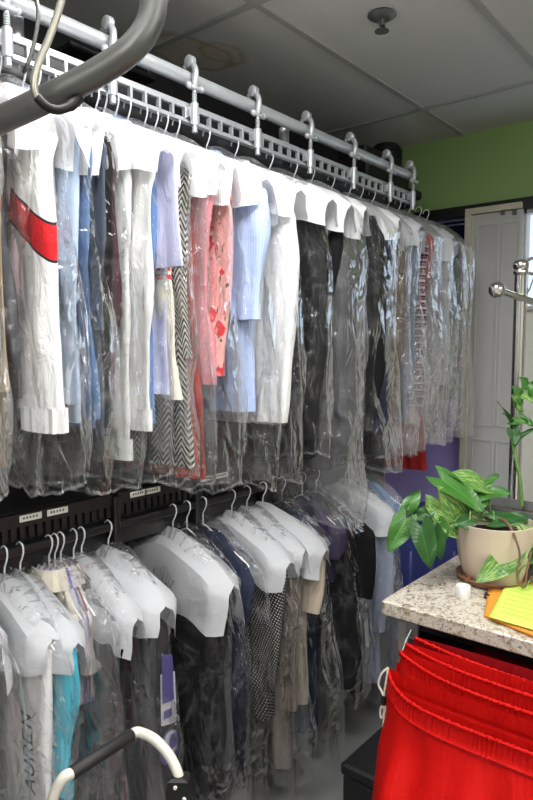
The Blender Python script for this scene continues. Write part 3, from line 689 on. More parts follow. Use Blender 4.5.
# printed letters on the white garment cover: flat strokes laid on its face
INK = simple('grey_print', C(96,98,104), .7)
d = LW[1]; g = d['g']
STK = {'A': [[(0,0),(.35,1)],[(.35,1),(.7,0)],[(.14,.36),(.56,.36)]], 'U': [[(.05,1),(.05,.3),(.15,.06),(.35,0),(.55,.06),(.65,.3),(.65,1)]],
       'R': [[(.08,0),(.08,1)],[(.08,1),(.45,1),(.6,.87),(.6,.65),(.45,.52),(.08,.52)],[(.34,.52),(.68,0)]], 'E': [[(.08,0),(.08,1)],[(.08,1),(.6,1)],[(.08,.53),(.5,.53)],[(.08,0),(.62,0)]],
       'N': [[(.06,0),(.06,1)],[(.06,1),(.64,0)],[(.64,0),(.64,1)]]}
def letters(mb, word, origin, along, upd, size, width, off, su=1):
    x = 0
    for ch in word:
        for st in STK[ch]:
            for a, b in zip(st[:-1], st[1:]):
                pa = origin+along*((x+a[0])*size)+upd*(a[1]*size*su); pb = origin+along*((x+b[0])*size)+upd*(b[1]*size*su)
                dd = (pb-pa).normalized(); nn = along.cross(upd).normalized(); sd = dd.cross(nn)*width/2; dd = dd*width*.3
                mb.add([pa-dd-sd+nn*off, pa-dd+sd+nn*off, pb+dd+sd+nn*off, pb+dd-sd+nn*off, pa-dd-sd, pa-dd+sd, pb+dd+sd, pb+dd-sd], [(0,1,2,3),(0,4,5,1),(1,5,6,2),(2,6,7,3),(3,7,4,0)])
        x += .92
PRINT_PX = [(48, 790), (47, 718)]
mb = MB()
inv = Matrix.Rotation(-(ROT+R(d['yaw'])), 3, 'Z')
def to_local(p): return inv @ (p - Vector((d['X'], YK, ZLO)))
zl = at(40, 800, Y=YN).z-ZLO
ly = -(d['t']+.019)
letters(mb, 'AUREN', Vector((.214, ly, zl+.006)), Vector((-.06, 0, 1)).normalized(), Vector((-1, 0, -.06)).normalized()*1.0, .041, .005, .0012, 1.0)
build('printed_letters', mb, INK, g, False)

# round emblem printed on the bag of the dark grey coat
bagm = None
for o in list(COL.objects):
    if o.get('label', '').startswith('clear plastic bag over the dark grey coat'): bagm = o
EX = .252
VIO = simple('violet_print', C(74,70,118), .5); WPR = simple('white_print', C(168,168,176), .6)
def patch(mb, pts, y): 
    mb.add([(EX+.25*y, (x-.2)*.8, z) for x, z in pts] + [(EX-.001+.25*y, (x-.185)*.95, z) for x, z in pts], [tuple(range(len(pts)))] + [(i, (i+1) % len(pts), len(pts)+(i+1) % len(pts), len(pts)+i) for i in range(len(pts))])
yb_ = 0; ze = at(170, 740, Y=YN).z-ZLO
mb = MB(); patch(mb, [(.185+.032*math.cos(a*PI/10), ze+.045*math.sin(a*PI/10)) for a in range(20)], yb_); build('violet_disc', mb, VIO, bagm, False)
mb = MB(); patch(mb, [(.19+.022*math.cos(a*PI/10), ze+.01+.033*math.sin(a*PI/10)) for a in range(3, 18)] + [(.197+.018*math.cos(a*PI/10), ze+.012+.024*math.sin(a*PI/10)) for a in range(17, 2, -1)], yb_+.008); build('white_arc', mb, WPR, bagm, False)
mb = MB(); patch(mb, [(.16, ze+.07), (.21, ze+.06), (.205, ze+.2), (.16, ze+.21)], yb_); build('white_print_panel', mb, WPR, bagm, False)
mb = MB(); patch(mb, [(.165, ze+.13), (.20, ze+.125), (.195, ze+.25), (.165, ze+.26)], yb_+.006); patch(mb, [(.17, ze+.085), (.19, ze+.083), (.19, ze+.105), (.17, ze+.107)], yb_+.006); build('violet_mark', mb, VIO, bagm, False)

# ------------------------------------------------------------------ lower slotted rail
def rx(px): return Xr(px)
ZR = ZLO
segs = [(-40, 112, 'black slotted rail section at the left of the lower row'), (118, 194, 'black slotted rail section in the middle, two white labels on it'), (199, 262, 'black slotted rail section right of the middle, with two small labels'), (268, 420, 'farthest black slotted rail section, mostly behind bags')]
for k, (a, b, lab) in enumerate(segs):
    xa, xb = rx(a), rx(b); L = xb-xa
    s_ = thing('slotted_rail', lab, 'rail', ((xa+xb)/2, YK, ZR), 0, 'slotted rails of the lower row')
    m = MB(); m.box((0, 0, -.012), (L, .03, .022), 0, .004); build('lower_bar', m, BLACKM, s_, False)
    m = MB(); m.box((0, .004, .062), (L, .012, .034)); 
    nt = int(L/.024)
    for i in range(nt): m.box((-L/2+(i+.5)*L/nt, .004, .03), (L/nt*.6, .010, .034))
    build('slotted_plate', m, BLACKM, s_, False)
    m = MB(); m.box((0, .03, .0), (L, .006, .16)); build('back_plate', m, BLACKM, s_, False)
    for lx in ([30, 57] if k == 0 else [138, 152] if k == 1 else [206, 221] if k == 2 else []):
        xx = rx(lx)-(xa+xb)/2
        lb = build('label_tag', MB().box((xx, -.004, .066), (.062, .003, .017), 0, .001), simple('white_label', C(214,212,204), .6), s_, False)
        m = MB()
        for q_ in range(5): m.box((xx-.02+q_*.009, -.0058, .067), (.005, .0008, .006))
        build('printed_marks', m, INK, lb, False)
for px in (115, 196, 265):
    x = rx(px); m = MB(); m.box((x, YK+.02, ZR-.01), (.022, .07, .17), 0, .004); m.box((x, YK+.06, ZR-.5), (.03, .03, 1.2))
    m.box((x, YK+.06, .02), (.12, .12, .016+.0)); m.box((x, YK+.06, (ZR-1.1)/2+.01), (.03,.03,.03))
    tag(build('rail_post', m, BLACKM, None, False), {115: 'black rail post left of the middle rail section', 196: 'black rail post right of the middle rail section', 265: 'black rail post before the farthest rail section'}[px], 'post', 'black posts of the lower rail')

# ------------------------------------------------------------------ counter
ZCO = .93
c0 = at(381, 600, Z=ZCO); CX, CY = c0.x, c0.y; CD = .68; CW = 1.5
def granite():
    t = NT('granite'); ob = t.n('TexCoord').outputs['Object']
    n1 = t.noise(ob, 34, 6, .75, .8); n2 = t.noise(ob, 110, 3, .6)
    c = t.ramp(n1, [(.3, C(88,76,68)), (.42, C(160,146,128)), (.52, C(204,196,182)), (.64, C(182,174,162)), (.75, C(122,104,86))])
    c = t.mix(t.math('MULTIPLY', t.math('GREATER_THAN', n2, .6), .7), c, C(84,74,66))
    v = t.n('TexVoronoi', {'Vector': ob, 'Scale': 170}).outputs['Distance']
    c = t.mix(t.math('MULTIPLY', t.math('LESS_THAN', v, .16), .6), c, C(70,62,58))
    return t.end(t.n('BsdfPrincipled', {'Base Color': c, 'Roughness': .22}).outputs[0])
co = thing('counter', 'grey and cream granite topped counter holding the pothos', 'counter', (CX+CD/2, CY-CW/2, 0))
build('countertop', MB().box((0,0,ZCO-.02), (CD, CW, .04), 0, .004), granite(), co, False)
LEG = simple('grey_leg_paint', C(150,150,146), .4, .3)
for sx, sy in ((-1,1),(1,1),(-1,-1),(1,-1)):
    build('leg', MB().box((sx*(CD/2-.05), sy*(CW/2-.045), (ZCO-.04)/2), (.03,.03,ZCO-.04), 0, .004), LEG, co, False)
build('back_panel', MB().box((CD/2-.02, 0, .45), (.015, CW-.15, .8)), BLACKP, co, False)
build('side_panel', MB().box((.03, CW/2-.05, .45), (CD-.16, .012, .8)), BLACKP, co, False)
build('front_rail', MB().box((-CD/2+.06, 0, ZCO-.06), (.02, CW-.14, .03)), BLACKM, co, False)

# red laundry bags under the counter
def red_mat(name, col):
    t = NT(name); uv = t.n('TexCoord').outputs['UV']; 
    nz = t.noise(uv, 9, 4, .6); c = t.mix(nz, tuple(x*.86 for x in col[:3])+(1,), col)
    mp = t.n('Mapping', {'Vector': uv, 'Scale': (1, .25, 1), 'Rotation': (0,0,.5)}).outputs[0]
    b = t.n('Bump', {'Height': t.noise(mp, 14, 4, .55, .8), 'Strength': .55, 'Distance': .02}).outputs[0]
    b = t.n('Bump', {'Height': t.noise(uv, 700, 1), 'Strength': .15, 'Distance': .001, 'Normal': b}).outputs[0]
    d_ = t.n('BsdfPrincipled', {'Base Color': c, 'Roughness': .6, 'Normal': b, 'Specular IOR Level': .15}).outputs[0]; tl = t.n('BsdfTranslucent', {'Color': col}).outputs[0]
    return t.end(t.n('MixShader', {0: .06, 1: d_, 2: tl}).outputs[0])
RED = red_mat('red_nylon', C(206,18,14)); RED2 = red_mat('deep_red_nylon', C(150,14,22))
YL0 = at(397, 648, X=CX-.07).y; YRR = YL0-.74
labs = ['red drawstring laundry bag hanging foremost under the counter, white cord at its corner', 'red laundry bag hanging second from the front under the counter', 'red laundry bag hanging third from the front under the counter', 'deep red laundry bag hanging rearmost against the counter']
def laundry(i):
    hx = (-.095, -.062, -.042, -.02)[i]; mx = (-.185, -.095, -.055, -.026)[i]
    hk = at(*((388,668), (398,650), (405,643), (414,637))[i], X=CX+hx); md = at(*((460,726), (470,692), (475,677), (480,666))[i], X=CX+mx)
    xf = CX+hx; z0 = hk.z; sag = z0-md.z; yl = hk.y; bulge = hx-mx
    n = 300; rows = []; UV = []; rnd = random.Random(i+3); ph = [rnd.uniform(0,6.28) for _ in range(5)]
    H = [0,.004,.012,.02,.028,.036,.040,.044,.05,.06,.075,.095,.12,.15,.19,.24,.3,.37,.45,.54,.63,.7]
    for kk, dz in enumerate(H):
        row = []; ur = []
        for j in range(n):
            f = j/n
            front = f < .5; u = f*2 if front else 2-f*2
            y = lerp(yl, YRR, u); sh = 1-(1-2*min(u, 1-u))**(6, 4, 4, 3)[i]
            if front:
                bul = bulge*sh; x = xf-bul-(.10 if i == 0 else .02)*sm(0,.35,dz)*(.45+.55*sh)-.03*dz
                z = z0-sag*sh*(1 + .06*math.sin(5*u))
            else:
                x = xf+.010*sh+.004-bulge*.25*sh; z = z0-(sag-.02)*sh
            gth = math.exp(-dz/.045)
            rip = .0052*gth*(.35+.65*min(1, dz/.02))*math.sin(y*2*PI/.0115+ph[0]+2.6*math.sin(y*31+ph[3])+2.2*noise.noise(Vector((y*30,dz*3,i))))*(.6+.8*abs(noise.noise(Vector((y*22,i*7,0)))))
            lo = sm(.02,.2,dz)*(.012*math.sin(y*2*PI/.17+ph[1]+dz*4)+.007*math.sin(y*2*PI/.09+ph[2]-dz*6)) + .012*sm(.02,.15,dz)*noise.noise(Vector((y*9,dz*6,i*3)))
            if abs(dz-.040) < .001: rip -= .003
            w = min(1, min(u, 1-u)*14)
            row.append((x+(rip+lo*(1 if front else .3))*w*(1 if front else -.6), y+.016*sm(0,.5,dz)*(1-u)+.003*math.sin(dz*40)*(1-u), z-dz*(1+.06*sh))); ur.append((y, dz))
        rows.append(row); UV.append(ur)
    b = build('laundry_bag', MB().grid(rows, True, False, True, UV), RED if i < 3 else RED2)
    tag(b, labs[i], 'laundry bag', 'red laundry bags under the counter')
    pts = [Vector(rows[0][j])+Vector((-.001,0,0)) for j in range(1, n//2)]
    build('elastic_rim', MB().tube(pts, [.0042+.0012*math.sin(j*2.1+math.sin(j*.37)*2) for j in range(len(pts))], 7), RED, b)
    # stitched channel seam under the elastic rim
    pts = [Vector(rows[7][j])+Vector((-.0016,0,0)) for j in range(2, n//2-2, 2)]
    build('rim_seam', MB().tube(pts, .0011, 5), RED2, b)
    return b
bags = [laundry(i) for i in range(4)]
CORD = simple('white_cord', C(222,216,204), .8, 0, .4, 600)
c_ = lambda px, py, dx=0: at(px, py, X=CX-.115-dx)
cord = spline([c_(388,668),c_(382,673),c_(378.5,684),c_(382,692),c_(384,700),c_(383,708)], 5)
cd_ = build('drawstring', MB().tube(cord, .0028, 7), CORD, bags[0])
m = MB(); 
for pts in ([(388,668),(386,682),(384,694),(385,703)], [(384,702),(380.5,709),(381,718),(384,713),(385,706),(383,702)], [(384,703),(384,716),(383,727)], [(385,704),(386.5,712),(385,722)]): m.tube(spline([c_(*p) for p in pts], 5), .0026, 7)
build('cord_ends', m, CORD, cd_)
q = c_(383.5, 701, .004); m = MB(); m.tube([q+Vector((0,0,.009)), q-Vector((0,0,.009))], [.006,.0065], 10); m.tube([q+Vector((0,0,.012)), q+Vector((0,0,.009))], .0045, 8); build('cord_lock', m, BLACKP, cd_)
m = MB(); p0 = at(398, 655, X=CX-.075); p1 = at(397.5, 638, X=CX-.075)
m.tube([Vector((CX-.005, p0.y, ZCO-.055)), Vector((CX-.03, p0.y, ZCO-.07)), p0-Vector((0,0,.02)), p0, p1], .003, 8); m.box((CX+.002, p0.y, ZCO-.06), (.012,.03,.04))
tag(build('bag_hook', m, DSTEEL), 'small steel hook at the counter corner holding the red laundry bags', 'hook')
# folded red cloth lying deeper under the counter
m = MB(); rows = []
for i in range(14):
    f = i/13; rows.append([(CX+.3+.02*math.sin(j*.7)+.0*f, lerp(CY-.14, CY-1.0, j/30), .865-.25*f-.02*math.sin(j*.5+f*3)) for j in range(31)])
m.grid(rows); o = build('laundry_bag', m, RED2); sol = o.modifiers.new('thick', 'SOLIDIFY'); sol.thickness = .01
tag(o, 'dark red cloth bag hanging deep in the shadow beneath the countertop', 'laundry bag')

# ------------------------------------------------------------------ pothos in a beige pot
pc = at(490, 582, Z=ZCO); pc = Vector((pc.x+.02, pc.y, ZCO))
TERR = simple('brown_saucer', C(136,98,74), .7, 0, .4, 60, .2, 20)
tag(build('saucer', MB().lathe([(.001,0),(.078,0),(.096,.006),(.104,.02),(.100,.021),(.09,.009),(.001,.008)], (0,0,0), 40), TERR, None, True, pc), 'brown plant saucer with dead leaves under the beige pot', 'saucer')
dl = simple('dead_leaf', C(112,72,44), .8, 0, .4, 80)
def leaf_mb(L, W, droop=.3, fold=.25, heart=.2, curl=0, nu=9, nv=19):
    m = MB(); P = []; UV = []
    for i in range(nv):
        f = i/(nv-1)
        wd = W*1.22*(math.sin(PI*min(1, f*.95+.05)**.66))**.75*(1-.12*f)
        if i == nv-1: wd = 0.0004
        row = []; ur = []
        for j in range(nu):
            g_ = -1+2*j/(nu-1)
            back = -heart*L*abs(g_)*(1-f)**3*1.3
            x = f*L+back; y = g_*wd
            z = -droop*L*f*f + fold*abs(y) - .35*fold*abs(y)*abs(g_) + .006*math.sin(f*7+g_*2+curl)*abs(g_)
            row.append((x, y, z)); ur.append((f, g_))
        P.append(row); UV.append(ur)
    m.grid(P, False, False, False, UV); return m
def leaf_mat(name, c1, c2, var, vcol=C(196,208,120)):
    t = NT(name); uv = t.n('TexCoord').outputs['UV']; s = t.n('SeparateXYZ', {0: uv}); g_ = t.math('ABSOLUTE', s.outputs[1])
    mp = t.n('Mapping', {'Vector': uv, 'Scale': (1, 2.0, 1), 'Rotation': (0,0,.35)}).outputs[0]
    c = t.mix(t.noise(uv, 3, 3), c1, c2)
    c = t.mix(t.math('MULTIPLY', t.math('LESS_THAN', g_, .05), .6), c, tuple(x*1.5 for x in c2[:3])+(1,))
    if var: c = t.mix(t.math('MULTIPLY', t.math('GREATER_THAN', t.noise(mp, 3.6, 4, .65), 1-var), .75), c, vcol)
    b = t.n('Bump', {'Height': t.n('TexWave', {'Vector': uv, 'Scale': 4, 'Distortion': 1.5}, bands_direction='X').outputs['Fac'], 'Strength': .12, 'Distance': .003}).outputs[0]
    d_ = t.n('BsdfPrincipled', {'Base Color': c, 'Roughness': .32, 'Normal': b}).outputs[0]; tl = t.n('BsdfTranslucent', {'Color': c}).outputs[0]
    return t.end(t.n('MixShader', {0: .18, 1: d_, 2: tl}).outputs[0])
LG = [leaf_mat('leaf_green', C(48,96,38), C(76,130,52), .0), leaf_mat('leaf_variegated', C(58,104,46), C(92,142,64), .47, C(164,188,108)), leaf_mat('leaf_dark', C(32,70,32), C(52,100,44), .0), leaf_mat('leaf_pale', C(96,140,60), C(130,170,84), .5, C(210,218,170))]
STEM = simple('green_stem', C(92,128,58), .5); OLDSTEM = simple('brown_stem', C(104,82,58), .7, 0, .4, 200)
POT = simple('beige_pot', C(198,182,165), .38, 0, .06, 40, .03, 8)
SOIL = simple('soil', C(58,44,34), .95, 0, 1, 90, .3, 40)
pt = thing('potted_pothos', 'trailing variegated pothos in a beige plastic pot on the granite counter', 'potted plant', pc)
HP = at(490, 520, X=pc.x).z-ZCO
zb = .009
build('pot', MB().lathe([(.001,zb),(.078,zb),(.082,zb+.006),(.096,HP*.35),(.106,HP*.7),(.111,HP-.004),(.112,HP),(.109,HP+.001),(.106,HP-.008),(.100,HP-.05),(.09,HP-.05)], (0,0,0), 48), POT, pt)
build('soil', MB().lathe([(.001,HP-.028),(.06,HP-.032),(.103,HP-.04)], (0,0,0), 30), SOIL, pt)
build('dead_leaf', leaf_mb(.05,.014,.2,.4), dl, pt).location = (-.098, .045, .022)
pcD = (pc-CAM).dot(fwd)
def put_leaf(root, base, tip, dz0, dz1, wid, mi, nrm=(-.35,-.3,.85), droop=.15, fold=.3, D=None, roll=0):
    Dp = D or pcD
    a = at(base[0], base[1], D=Dp+dz0); b = at(tip[0], tip[1], D=Dp+dz1)
    L = (b-a).length; X = (b-a).normalized(); N = Vector(nrm); N = (N-X*N.dot(X)).normalized(); Y = N.cross(X)
    M = Matrix((X, Y, N)).transposed().to_4x4()
    M = Matrix.Translation(a-root.location) @ M @ Matrix.Rotation(roll, 4, 'X')
    o = build('leaf', leaf_mb(L*1.02, wid, droop*.6, fold), LG[mi], root); o.matrix_local = M
    return a
crown = [at(470, 522, D=pcD-.02), at(482, 520, D=pcD), at(492, 522, D=pcD+.02)]
def petiole(root, a, c, r=.0022, mat=None, bow=.02):
    mid = (a+c)/2+Vector((0,0,bow)); build('stem', MB().tube([p-root.location for p in spline([c, mid, a], 6)], r, 6), mat or STEM, root)
toC = -(fwd)
LV = [((407,509),(420,490),-.02,-.02,.019,0,(-.8,-.5,.3)), ((406,519),(389,551),-.06,-.08,.028,0,(-.7,-.5,.4)), ((421,526),(431,567),-.08,-.1,.03,2,(-.7,-.6,.3)), ((434,530),(441,560),-.06,-.07,.022,2,(-.8,-.3,.3)),
      ((441,519),(427,496),-.02,-.03,.03,1,(-.75,-.5,.4)), ((462,521),(440,488),-.02,-.05,.034,1,(-.75,-.4,.5)), ((452,528),(428,508),-.04,-.06,.026,1,(-.7,-.4,.6)), ((441,479),(485,508),.0,-.06,.036,0,(-.45,-.3,.85)), ((484,486),(449,471),.03,.0,.03,1,(-.5,-.3,.8)),
      ((481,488),(499,473),.03,.05,.013,0,(-.6,-.2,.6)), ((472,495),(510,490),.02,.0,.026,0,(-.5,-.35,.8)), ((494,520),(532,516),-.02,.0,.024,2,(-.5,-.35,.75)), ((513,553),(479,581),-.09,-.13,.032,1,(-.75,-.5,.45)), ((538,545),(519,527),-.06,-.08,.032,3,(-.75,-.5,.4)), ((531,547),(508,556),-.07,-.08,.02,2,(-.6,-.5,.6)), ((545,560),(520,545),-.05,-.06,.026,0,(-.6,-.5,.6)),
      ((462,516),(470,496),.0,.02,.02,1,(-.8,-.4,.3)), ((438,522),(446,540),-.05,-.06,.02,0,(-.8,-.4,.3)), ((470,508),(448,500),.03,.02,.022,2,(-.6,-.3,.7)), ((460,505),(436,512),.0,-.02,.022,0,(-.7,-.4,.6)), ((468,512),(456,494),-.01,-.03,.024,2,(-.7,-.5,.4)), ((450,520),(436,533),-.03,-.05,.022,1,(-.8,-.4,.4)), ((476,505),(488,497),.0,.0,.02,0,(-.6,-.4,.6)), ((428,512),(414,520),-.05,-.06,.018,2,(-.8,-.4,.4)), ((470,520),(456,526),-.06,-.08,.02,2,(-.7,-.5,.5))]
for k, (b_, t_, d0, d1, wd, mi, nm) in enumerate(LV):
    a = put_leaf(pt, b_, t_, d0, d1, wd, mi, nm, .2, .3)
    cr = crown[k % 3] if b_[0] < 500 else at(508, 524, D=pcD-.03)
    if k in (12, 13, 14, 15): cr = at(508, 526, D=pcD-.06)
    petiole(pt, a, cr, .0024, None, .03 if k > 3 else .012)
vine = [at(500,519,D=pcD-.05), at(508,524,D=pcD-.1), at(516,540,D=pcD-.13), at(520,556,D=pcD-.14), at(517,572,D=pcD-.14), at(519,584,D=pcD-.14), at(525,584,D=pcD-.13), at(527,570,D=pcD-.13), at(531,552,D=pcD-.12)]
build('vine', MB().tube([p-pc for p in spline(vine, 6)], [.0045]*12+[.0032]*37, 8), OLDSTEM, pt)
build('vine', MB().tube([p-pc for p in spline([at(535,562,D=pcD-.1), at(524,566,D=pcD-.13), at(518,576,D=pcD-.13), at(523,588,D=pcD-.13), at(530,580,D=pcD-.12)], 6)], .0028, 8), STEM, pt)

# second plant in a grey trough
DT = 2.02
gq = at(503, 508, D=DT)
tp = thing('potted_plant', 'tall thin stemmed plant in a grey trough behind the beige pot', 'potted plant', (gq.x, gq.y-.05, ZCO))
HT = at(503, 503, D=DT).z-ZCO
m = MB(); m.grid([[(x*k, y*k, z) for x, y in ((-.07,-.13),(.07,-.13),(.07,.13),(-.07,.13))] for k, z in ((.82,0),(1,HT-.016),(1.07,HT-.016),(1.07,HT),(.97,HT),(.93,HT-.03))], True, True, False)
build('trough', m, simple('grey_planter', C(92,94,92), .5, 0, .2, 80), tp, False)
build('soil', MB().box((0,0,HT-.032),(.125,.235,.012)), SOIL, tp, False)
m = MB()
st = spline([at(522,506,D=DT), at(520,480,D=DT), at(515,455,D=DT), at(513,440,D=DT), at(518,425,D=DT), at(521,405,D=DT), at(527,390,D=DT), at(540,372,D=DT)], 6)
build('stem', MB().tube([p-tp.location for p in st], [.0065-.0045*i/len(st) for i in range(len(st))], 8), STEM, tp)
for b_, t_, wd, mi in (((517,428),(499,402),.004,2), ((516,426),(504,413),.003,2), ((520,405),(511,395),.017,1), ((521,398),(512,386),.016,0), ((523,393),(536,402),.018,1), ((527,390),(538,385),.02,0), ((528,386),(519,377),.013,0), ((520,418),(533,425),.014,0), ((511,421),(528,421),.012,0), ((513,430),(516,446),.017,2), ((517,438),(535,428),.008,2), ((521,408),(514,401),.012,0)):
    put_leaf(tp, b_, t_, 0, -.02, wd, mi, (-.7,-.4,.5), .1, .3, DT)

# things on the counter
q = at(463, 597, Z=ZCO)
cap_ = MB(); cap_.lathe([(.001,0),(.0185,0),(.0195,.003),(.0195,.030),(.018,.033),(.0165,.032),(.0165,.02),(.001,.019)], (0,0,0), 26)
tag(build('plastic_cap', cap_, paper('white_plastic', (.88,.88,.86,1), .25, .02), None, True, q), 'small white plastic cap beside the beige pot', 'cap')
q = at(487, 598, Z=ZCO); cl = thing('pendant_clip', 'tiny black and tan clip lying by the orange envelope', 'clip', q)
m = MB(); m.box((0,0,.005),(.02,.016,.01),R(20),.003); build('clip_body', m, BLACKP, cl, False)
m = MB(); m.box((-.006,.013,.004),(.014,.008,.006),R(40),.002); build('clip_tab', m, simple('tan_plastic', C(190,170,140), .5), cl, False)
def sheet(name, corners, th, mat, lab, cat, z0, wav=.0):
    P = []; n = 14; cs = [at(*c, Z=z0) for c in corners]
    for i in range(n+1):
        row = []
        for j in range(n+1):
            u, v = i/n, j/n; p = (cs[0]*(1-u)+cs[1]*u)*(1-v)+(cs[3]*(1-u)+cs[2]*u)*v
            row.append((p.x, p.y, z0+th/2+wav*(1+math.sin(u*5+v*3))*.5*(u*v+.2)))
        P.append(row)
    o = build(name, MB().grid(P), mat); so = o.modifiers.new('thick', 'SOLIDIFY'); so.thickness = th; so.offset = 0
    return tag(o, lab, cat)
ORG = simple('orange_paper', C(222,146,50), .6, 0, .2, 60, .06, 20)
sheet('envelope', [(490,581),(484,617),(560,650),(572,588)], .008, ORG, 'folded orange envelope under the yellow green sheet', 'envelope', ZCO+.0005, .003)
m = MB(); 
YEL = simple('yellow_green_paper', C(200,230,98), .6, 0, .08, 30)
ys = sheet('paper_sheet', [(507,583),(489,617),(556,638),(566,588)], .002, YEL, 'bright yellow green sheet of paper on the counter', 'paper', ZCO+.0135, .002)
# faint ruled scribble lines on the sheet
m = MB()
for k in range(6):
    a = at(510+k*.2-k*2.2, 590+k*4.2, Z=ZCO+.019); b = at(540-k*1.5, 597+k*4.5, Z=ZCO+.019)
    pts = [a.lerp(b, i/24)+Vector((0.0018*math.sin(i*2.1+k), 0, -.0005)) for i in range(25)]
    m.tube(pts, .00045, 4)
build('pencil_lines', m, simple('pencil_grey', C(150,170,80), .7), ys)

# ------------------------------------------------------------------ chrome stand behind the counter
DP = 2.28
pp = at(517.5, 380, D=DP)
ptop = at(518, 262, D=DP).z
cs = thing('garment_stand', 'chrome upright stand with a ball ended cross arm behind the counter', 'stand', (pp.x, pp.y, 0))
build('upright', MB().tube([(0,0,.02),(0,0,ptop-.03)], .0205, 20), CHROME, cs)
m = MB(); m.lathe([(.0205,ptop-.05),(.025,ptop-.045),(.026,ptop-.036),(.022,ptop-.03),(.026,ptop-.024),(.027,ptop-.012),(.022,ptop-.002),(.010,ptop+.004),(.001,ptop+.005)], n=24); build('finial', m, CHROME, cs)
build('base', MB().lathe([(.001,0),(.16,0),(.165,.008),(.15,.02),(.03,.03),(.001,.03)], n=32), CHROME, cs)
aL = at(497, 290, D=DP-.10)-cs.location; aR = at(536, 303, D=DP-.0)-cs.location
aM = Vector((0,0,at(517,297,D=DP-.03).z)); dirr = (aR-aL).normalized()
build('cross_arm', MB().tube([aL, aR, aR+dirr*.25], .0125, 14), CHROME, cs)
kb = build('ball_end', MB().ball(aL, .028, 12), CHROME, cs)
m = MB(); dv = (CAM-cs.location-aL).normalized(); m.tube([aL+dv*.022, aL+dv*.029], [.011,.009], 14); build('screw_cap', m, CHROME, kb)

# ------------------------------------------------------------------ blue bin behind the counter
tb_l = at(394, 527, D=2.75); tb_r = at(456, 524, D=2.75)
bx0 = (tb_l+tb_r)/2; wv = (tb_r-tb_l); wv.z = 0; bw = wv.length*1.35; ang = math.atan2(wv.y, wv.x); nv_ = Vector((-math.sin(ang), math.cos(ang), 0))
if nv_.dot(fwd) < 0: nv_ = -nv_
bd = .42; HB = bx0.z
BLUE = simple('blue_plastic', C(34,42,96), .45, 0, .1, 50, .06, 5)
bc = bx0+nv_*bd/2+wv.normalized()*bw*.1
bi = thing('laundry_bin', 'tall dark blue plastic bin standing behind the pothos', 'bin', (bc.x, bc.y, 0), ang)
m = MB(); rows = []
def rr(w_, d_, z, r=.05, n=5):
    out = []
    for cx, cy, a0 in ((w_/2-r, d_/2-r, 0), (-w_/2+r, d_/2-r, 90), (-w_/2+r, -d_/2+r, 180), (w_/2-r, -d_/2+r, 270)):
        for k in range(n+1): a = R(a0+90*k/n); out.append((cx+r*math.cos(a), cy+r*math.sin(a), z))
    return out
m.grid([rr(bw*.86, bd*.86, 0), rr(bw, bd, HB-.04), rr(bw*.97, bd*.97, HB-.001), rr(bw*.93, bd*.93, HB-.2), rr(bw*.8, bd*.8, .03)], True, True, True); build('tub', m, BLUE, bi)
m = MB(); m.grid([rr(bw*1.03, bd*1.03, HB-.03), rr(bw*1.05, bd*1.05, HB-.015), rr(bw*1.03, bd*1.03, HB), rr(bw*.96, bd*.96, HB+.001)], True); build('rim', m, BLUE, bi)
m = MB()
for k in (-1, 0, 1): m.box((k*bw*.26, -bd*.47, HB*.55), (.02, .02, HB*.7), 0, .005)
build('rib', m, BLUE, bi)

# black box on the floor
q = at(342, 762, Z=.36); qb = at(370, 737, Z=.36)
bo = thing('storage_box', 'black box standing on the floor beside the red laundry bags', 'box', (q.x+.2, q.y-.17, 0))
m = MB(); m.box((0,0,.16),(.4,.34,.32),0,.008); build('box_body', m, BLACKP, bo, False)
m = MB(); m.box((0,0,.34),(.41,.35,.04),0,.008); build('lid', m, BLACKP, bo, False)

# ------------------------------------------------------------------ folding cart handle in the foreground
ZH_ = .86
h0 = at(72, 773, Z=ZH_); h1 = at(131, 735, Z=ZH_)
ct = thing('folding_cart', 'folding cart with a bent cream tube handle and black grip in the foreground', 'cart', (h0.x, h0.y, 0))
o_ = ct.location.copy(); ax = (h1-h0).normalized()
DE = (at(176,770,Z=ZH_)-CAM).dot(fwd)
e1 = [h1-ax*.02, h1+ax*.01, at(142,733,D=(h1-CAM).dot(fwd)+.01), at(154,739,D=(h1-CAM).dot(fwd)), at(165,750,D=(h1-CAM).dot(fwd)-.01), at(173,762,D=(h1-CAM).dot(fwd)-.02), at(179,778,D=(h1-CAM).dot(fwd)-.03), at(181,800,D=(h1-CAM).dot(fwd)-.03)]
pj = e1[-1]
e1.append(Vector((pj.x+.02, pj.y-.03, .4))); e1.append(Vector((pj.x+.03, pj.y-.04, .05)))
D0_ = (h0-CAM).dot(fwd)
e0 = [h0+ax*.02, h0, at(64,777,D=D0_-.01), at(56,790,D=D0_-.01), at(52,803,D=D0_-.01), at(50,822,D=D0_-.01), at(49,850,D=D0_-.01)]
e0.append(Vector((e0[-1].x+.0, e0[-1].y-.01, .4))); e0.append(Vector((e0[-1].x+.02, e0[-1].y-.03, .05)))
build('frame_tube', MB().tube([p-o_ for p in spline(e1, 6)], .0098, 14), CREAMT, ct)
build('frame_tube', MB().tube([p-o_ for p in spline(e0, 6)], .0098, 14), CREAMT, ct)
m = MB(); m.tube([h0-o_-ax*.002, h0-o_, h1-o_, h1-o_+ax*.002], [.0105,.0122,.0122,.0105], 18); build('grip', m, RUBBER, ct)
jA = at(179,775,D=(h1-CAM).dot(fwd)-.03)-o_; jB = at(181,800,D=(h1-CAM).dot(fwd)-.03)-o_
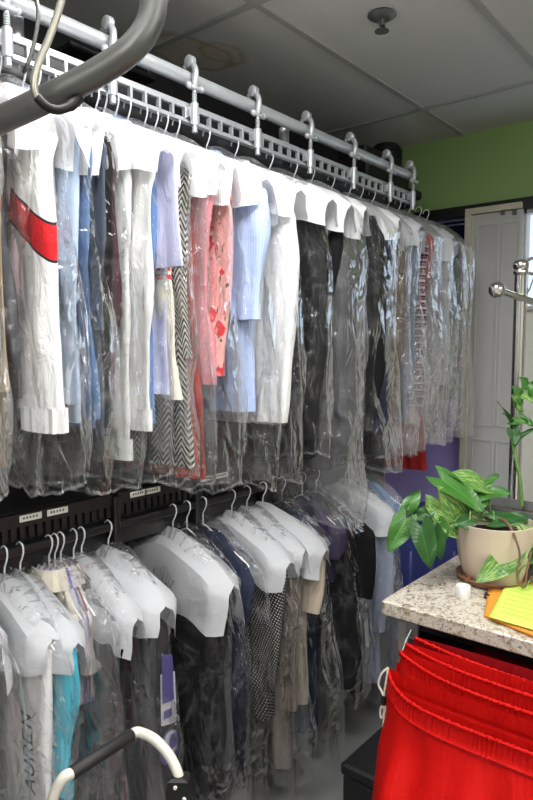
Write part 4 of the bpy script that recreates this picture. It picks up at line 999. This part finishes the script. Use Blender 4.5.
m = MB(); side = rgt; dn = (jB-jA).normalized()
P = []
for f, a, b in ((0,.012,.013),(.12,.019,.016),(.7,.026,.016),(1.0,.022,.016),(1.15,.014,.012)):
    c = jA.lerp(jB, f); P.append([c+side*x+fwd*y for x, y in ((-a,-b),(a*.95,-b),(a,b),(-a,b))])
m.grid(P, True, True, True); jn = build('joint_bracket', m, BLACKP, ct, False)
for f, s_ in ((.3,-.3),(.75,.45),(.9,-.5)):
    c = jA.lerp(jB, f)+side*s_*.02-fwd*.0165; build('rivet', MB().tube([c, c-fwd*.003], [.004,.003], 10), CREAMT, jn)
for p in (e0[-1], e1[-1]):
    m = MB(); c = Vector((p.x, p.y, .05))-o_; nx = ax.cross(Vector((0,0,1))).normalized(); rows = []
    for rr_, w_ in ((.012,-.014),(.045,-.014),(.05,-.006),(.05,.006),(.045,.014),(.012,.014)): rows.append([c+ax*w_+nx*(rr_*math.cos(2*PI*j/20))+Vector((0,0,rr_*math.sin(2*PI*j/20))) for j in range(20)])
    m.grid(rows, True, True, True); build('wheel', m, RUBBER, ct)
m = MB(); m.tube([Vector((e0[-2].x, e0[-2].y, .4))-o_, Vector((e1[-2].x, e1[-2].y, .4))-o_], .008, 10); m.tube([Vector((e0[-1].x, e0[-1].y, .06))-o_, Vector((e1[-1].x, e1[-1].y, .06))-o_], .006, 10); build('cross_bar', m, CREAMT, ct)

# ------------------------------------------------------------------ world and view
w = bpy.data.worlds.new('sky'); sc.world = w; w.use_nodes = True
bg = w.node_tree.nodes['Background']; bg.inputs[0].default_value = (.72,.84,1,1); bg.inputs[1].default_value = 1.3
vs = sc.view_settings; vs.view_transform = 'Standard'; vs.look = 'None'; vs.exposure = 0.42; vs.gamma = 1; vs.use_curve_mapping = False
cy = sc.cycles
cy.max_bounces = 10; cy.transparent_max_bounces = 40; cy.diffuse_bounces = 4; cy.glossy_bounces = 3; cy.transmission_bounces = 4
cy.use_denoising = True
cy.caustics_reflective = False; cy.caustics_refractive = False
cy.sample_clamp_indirect = 5
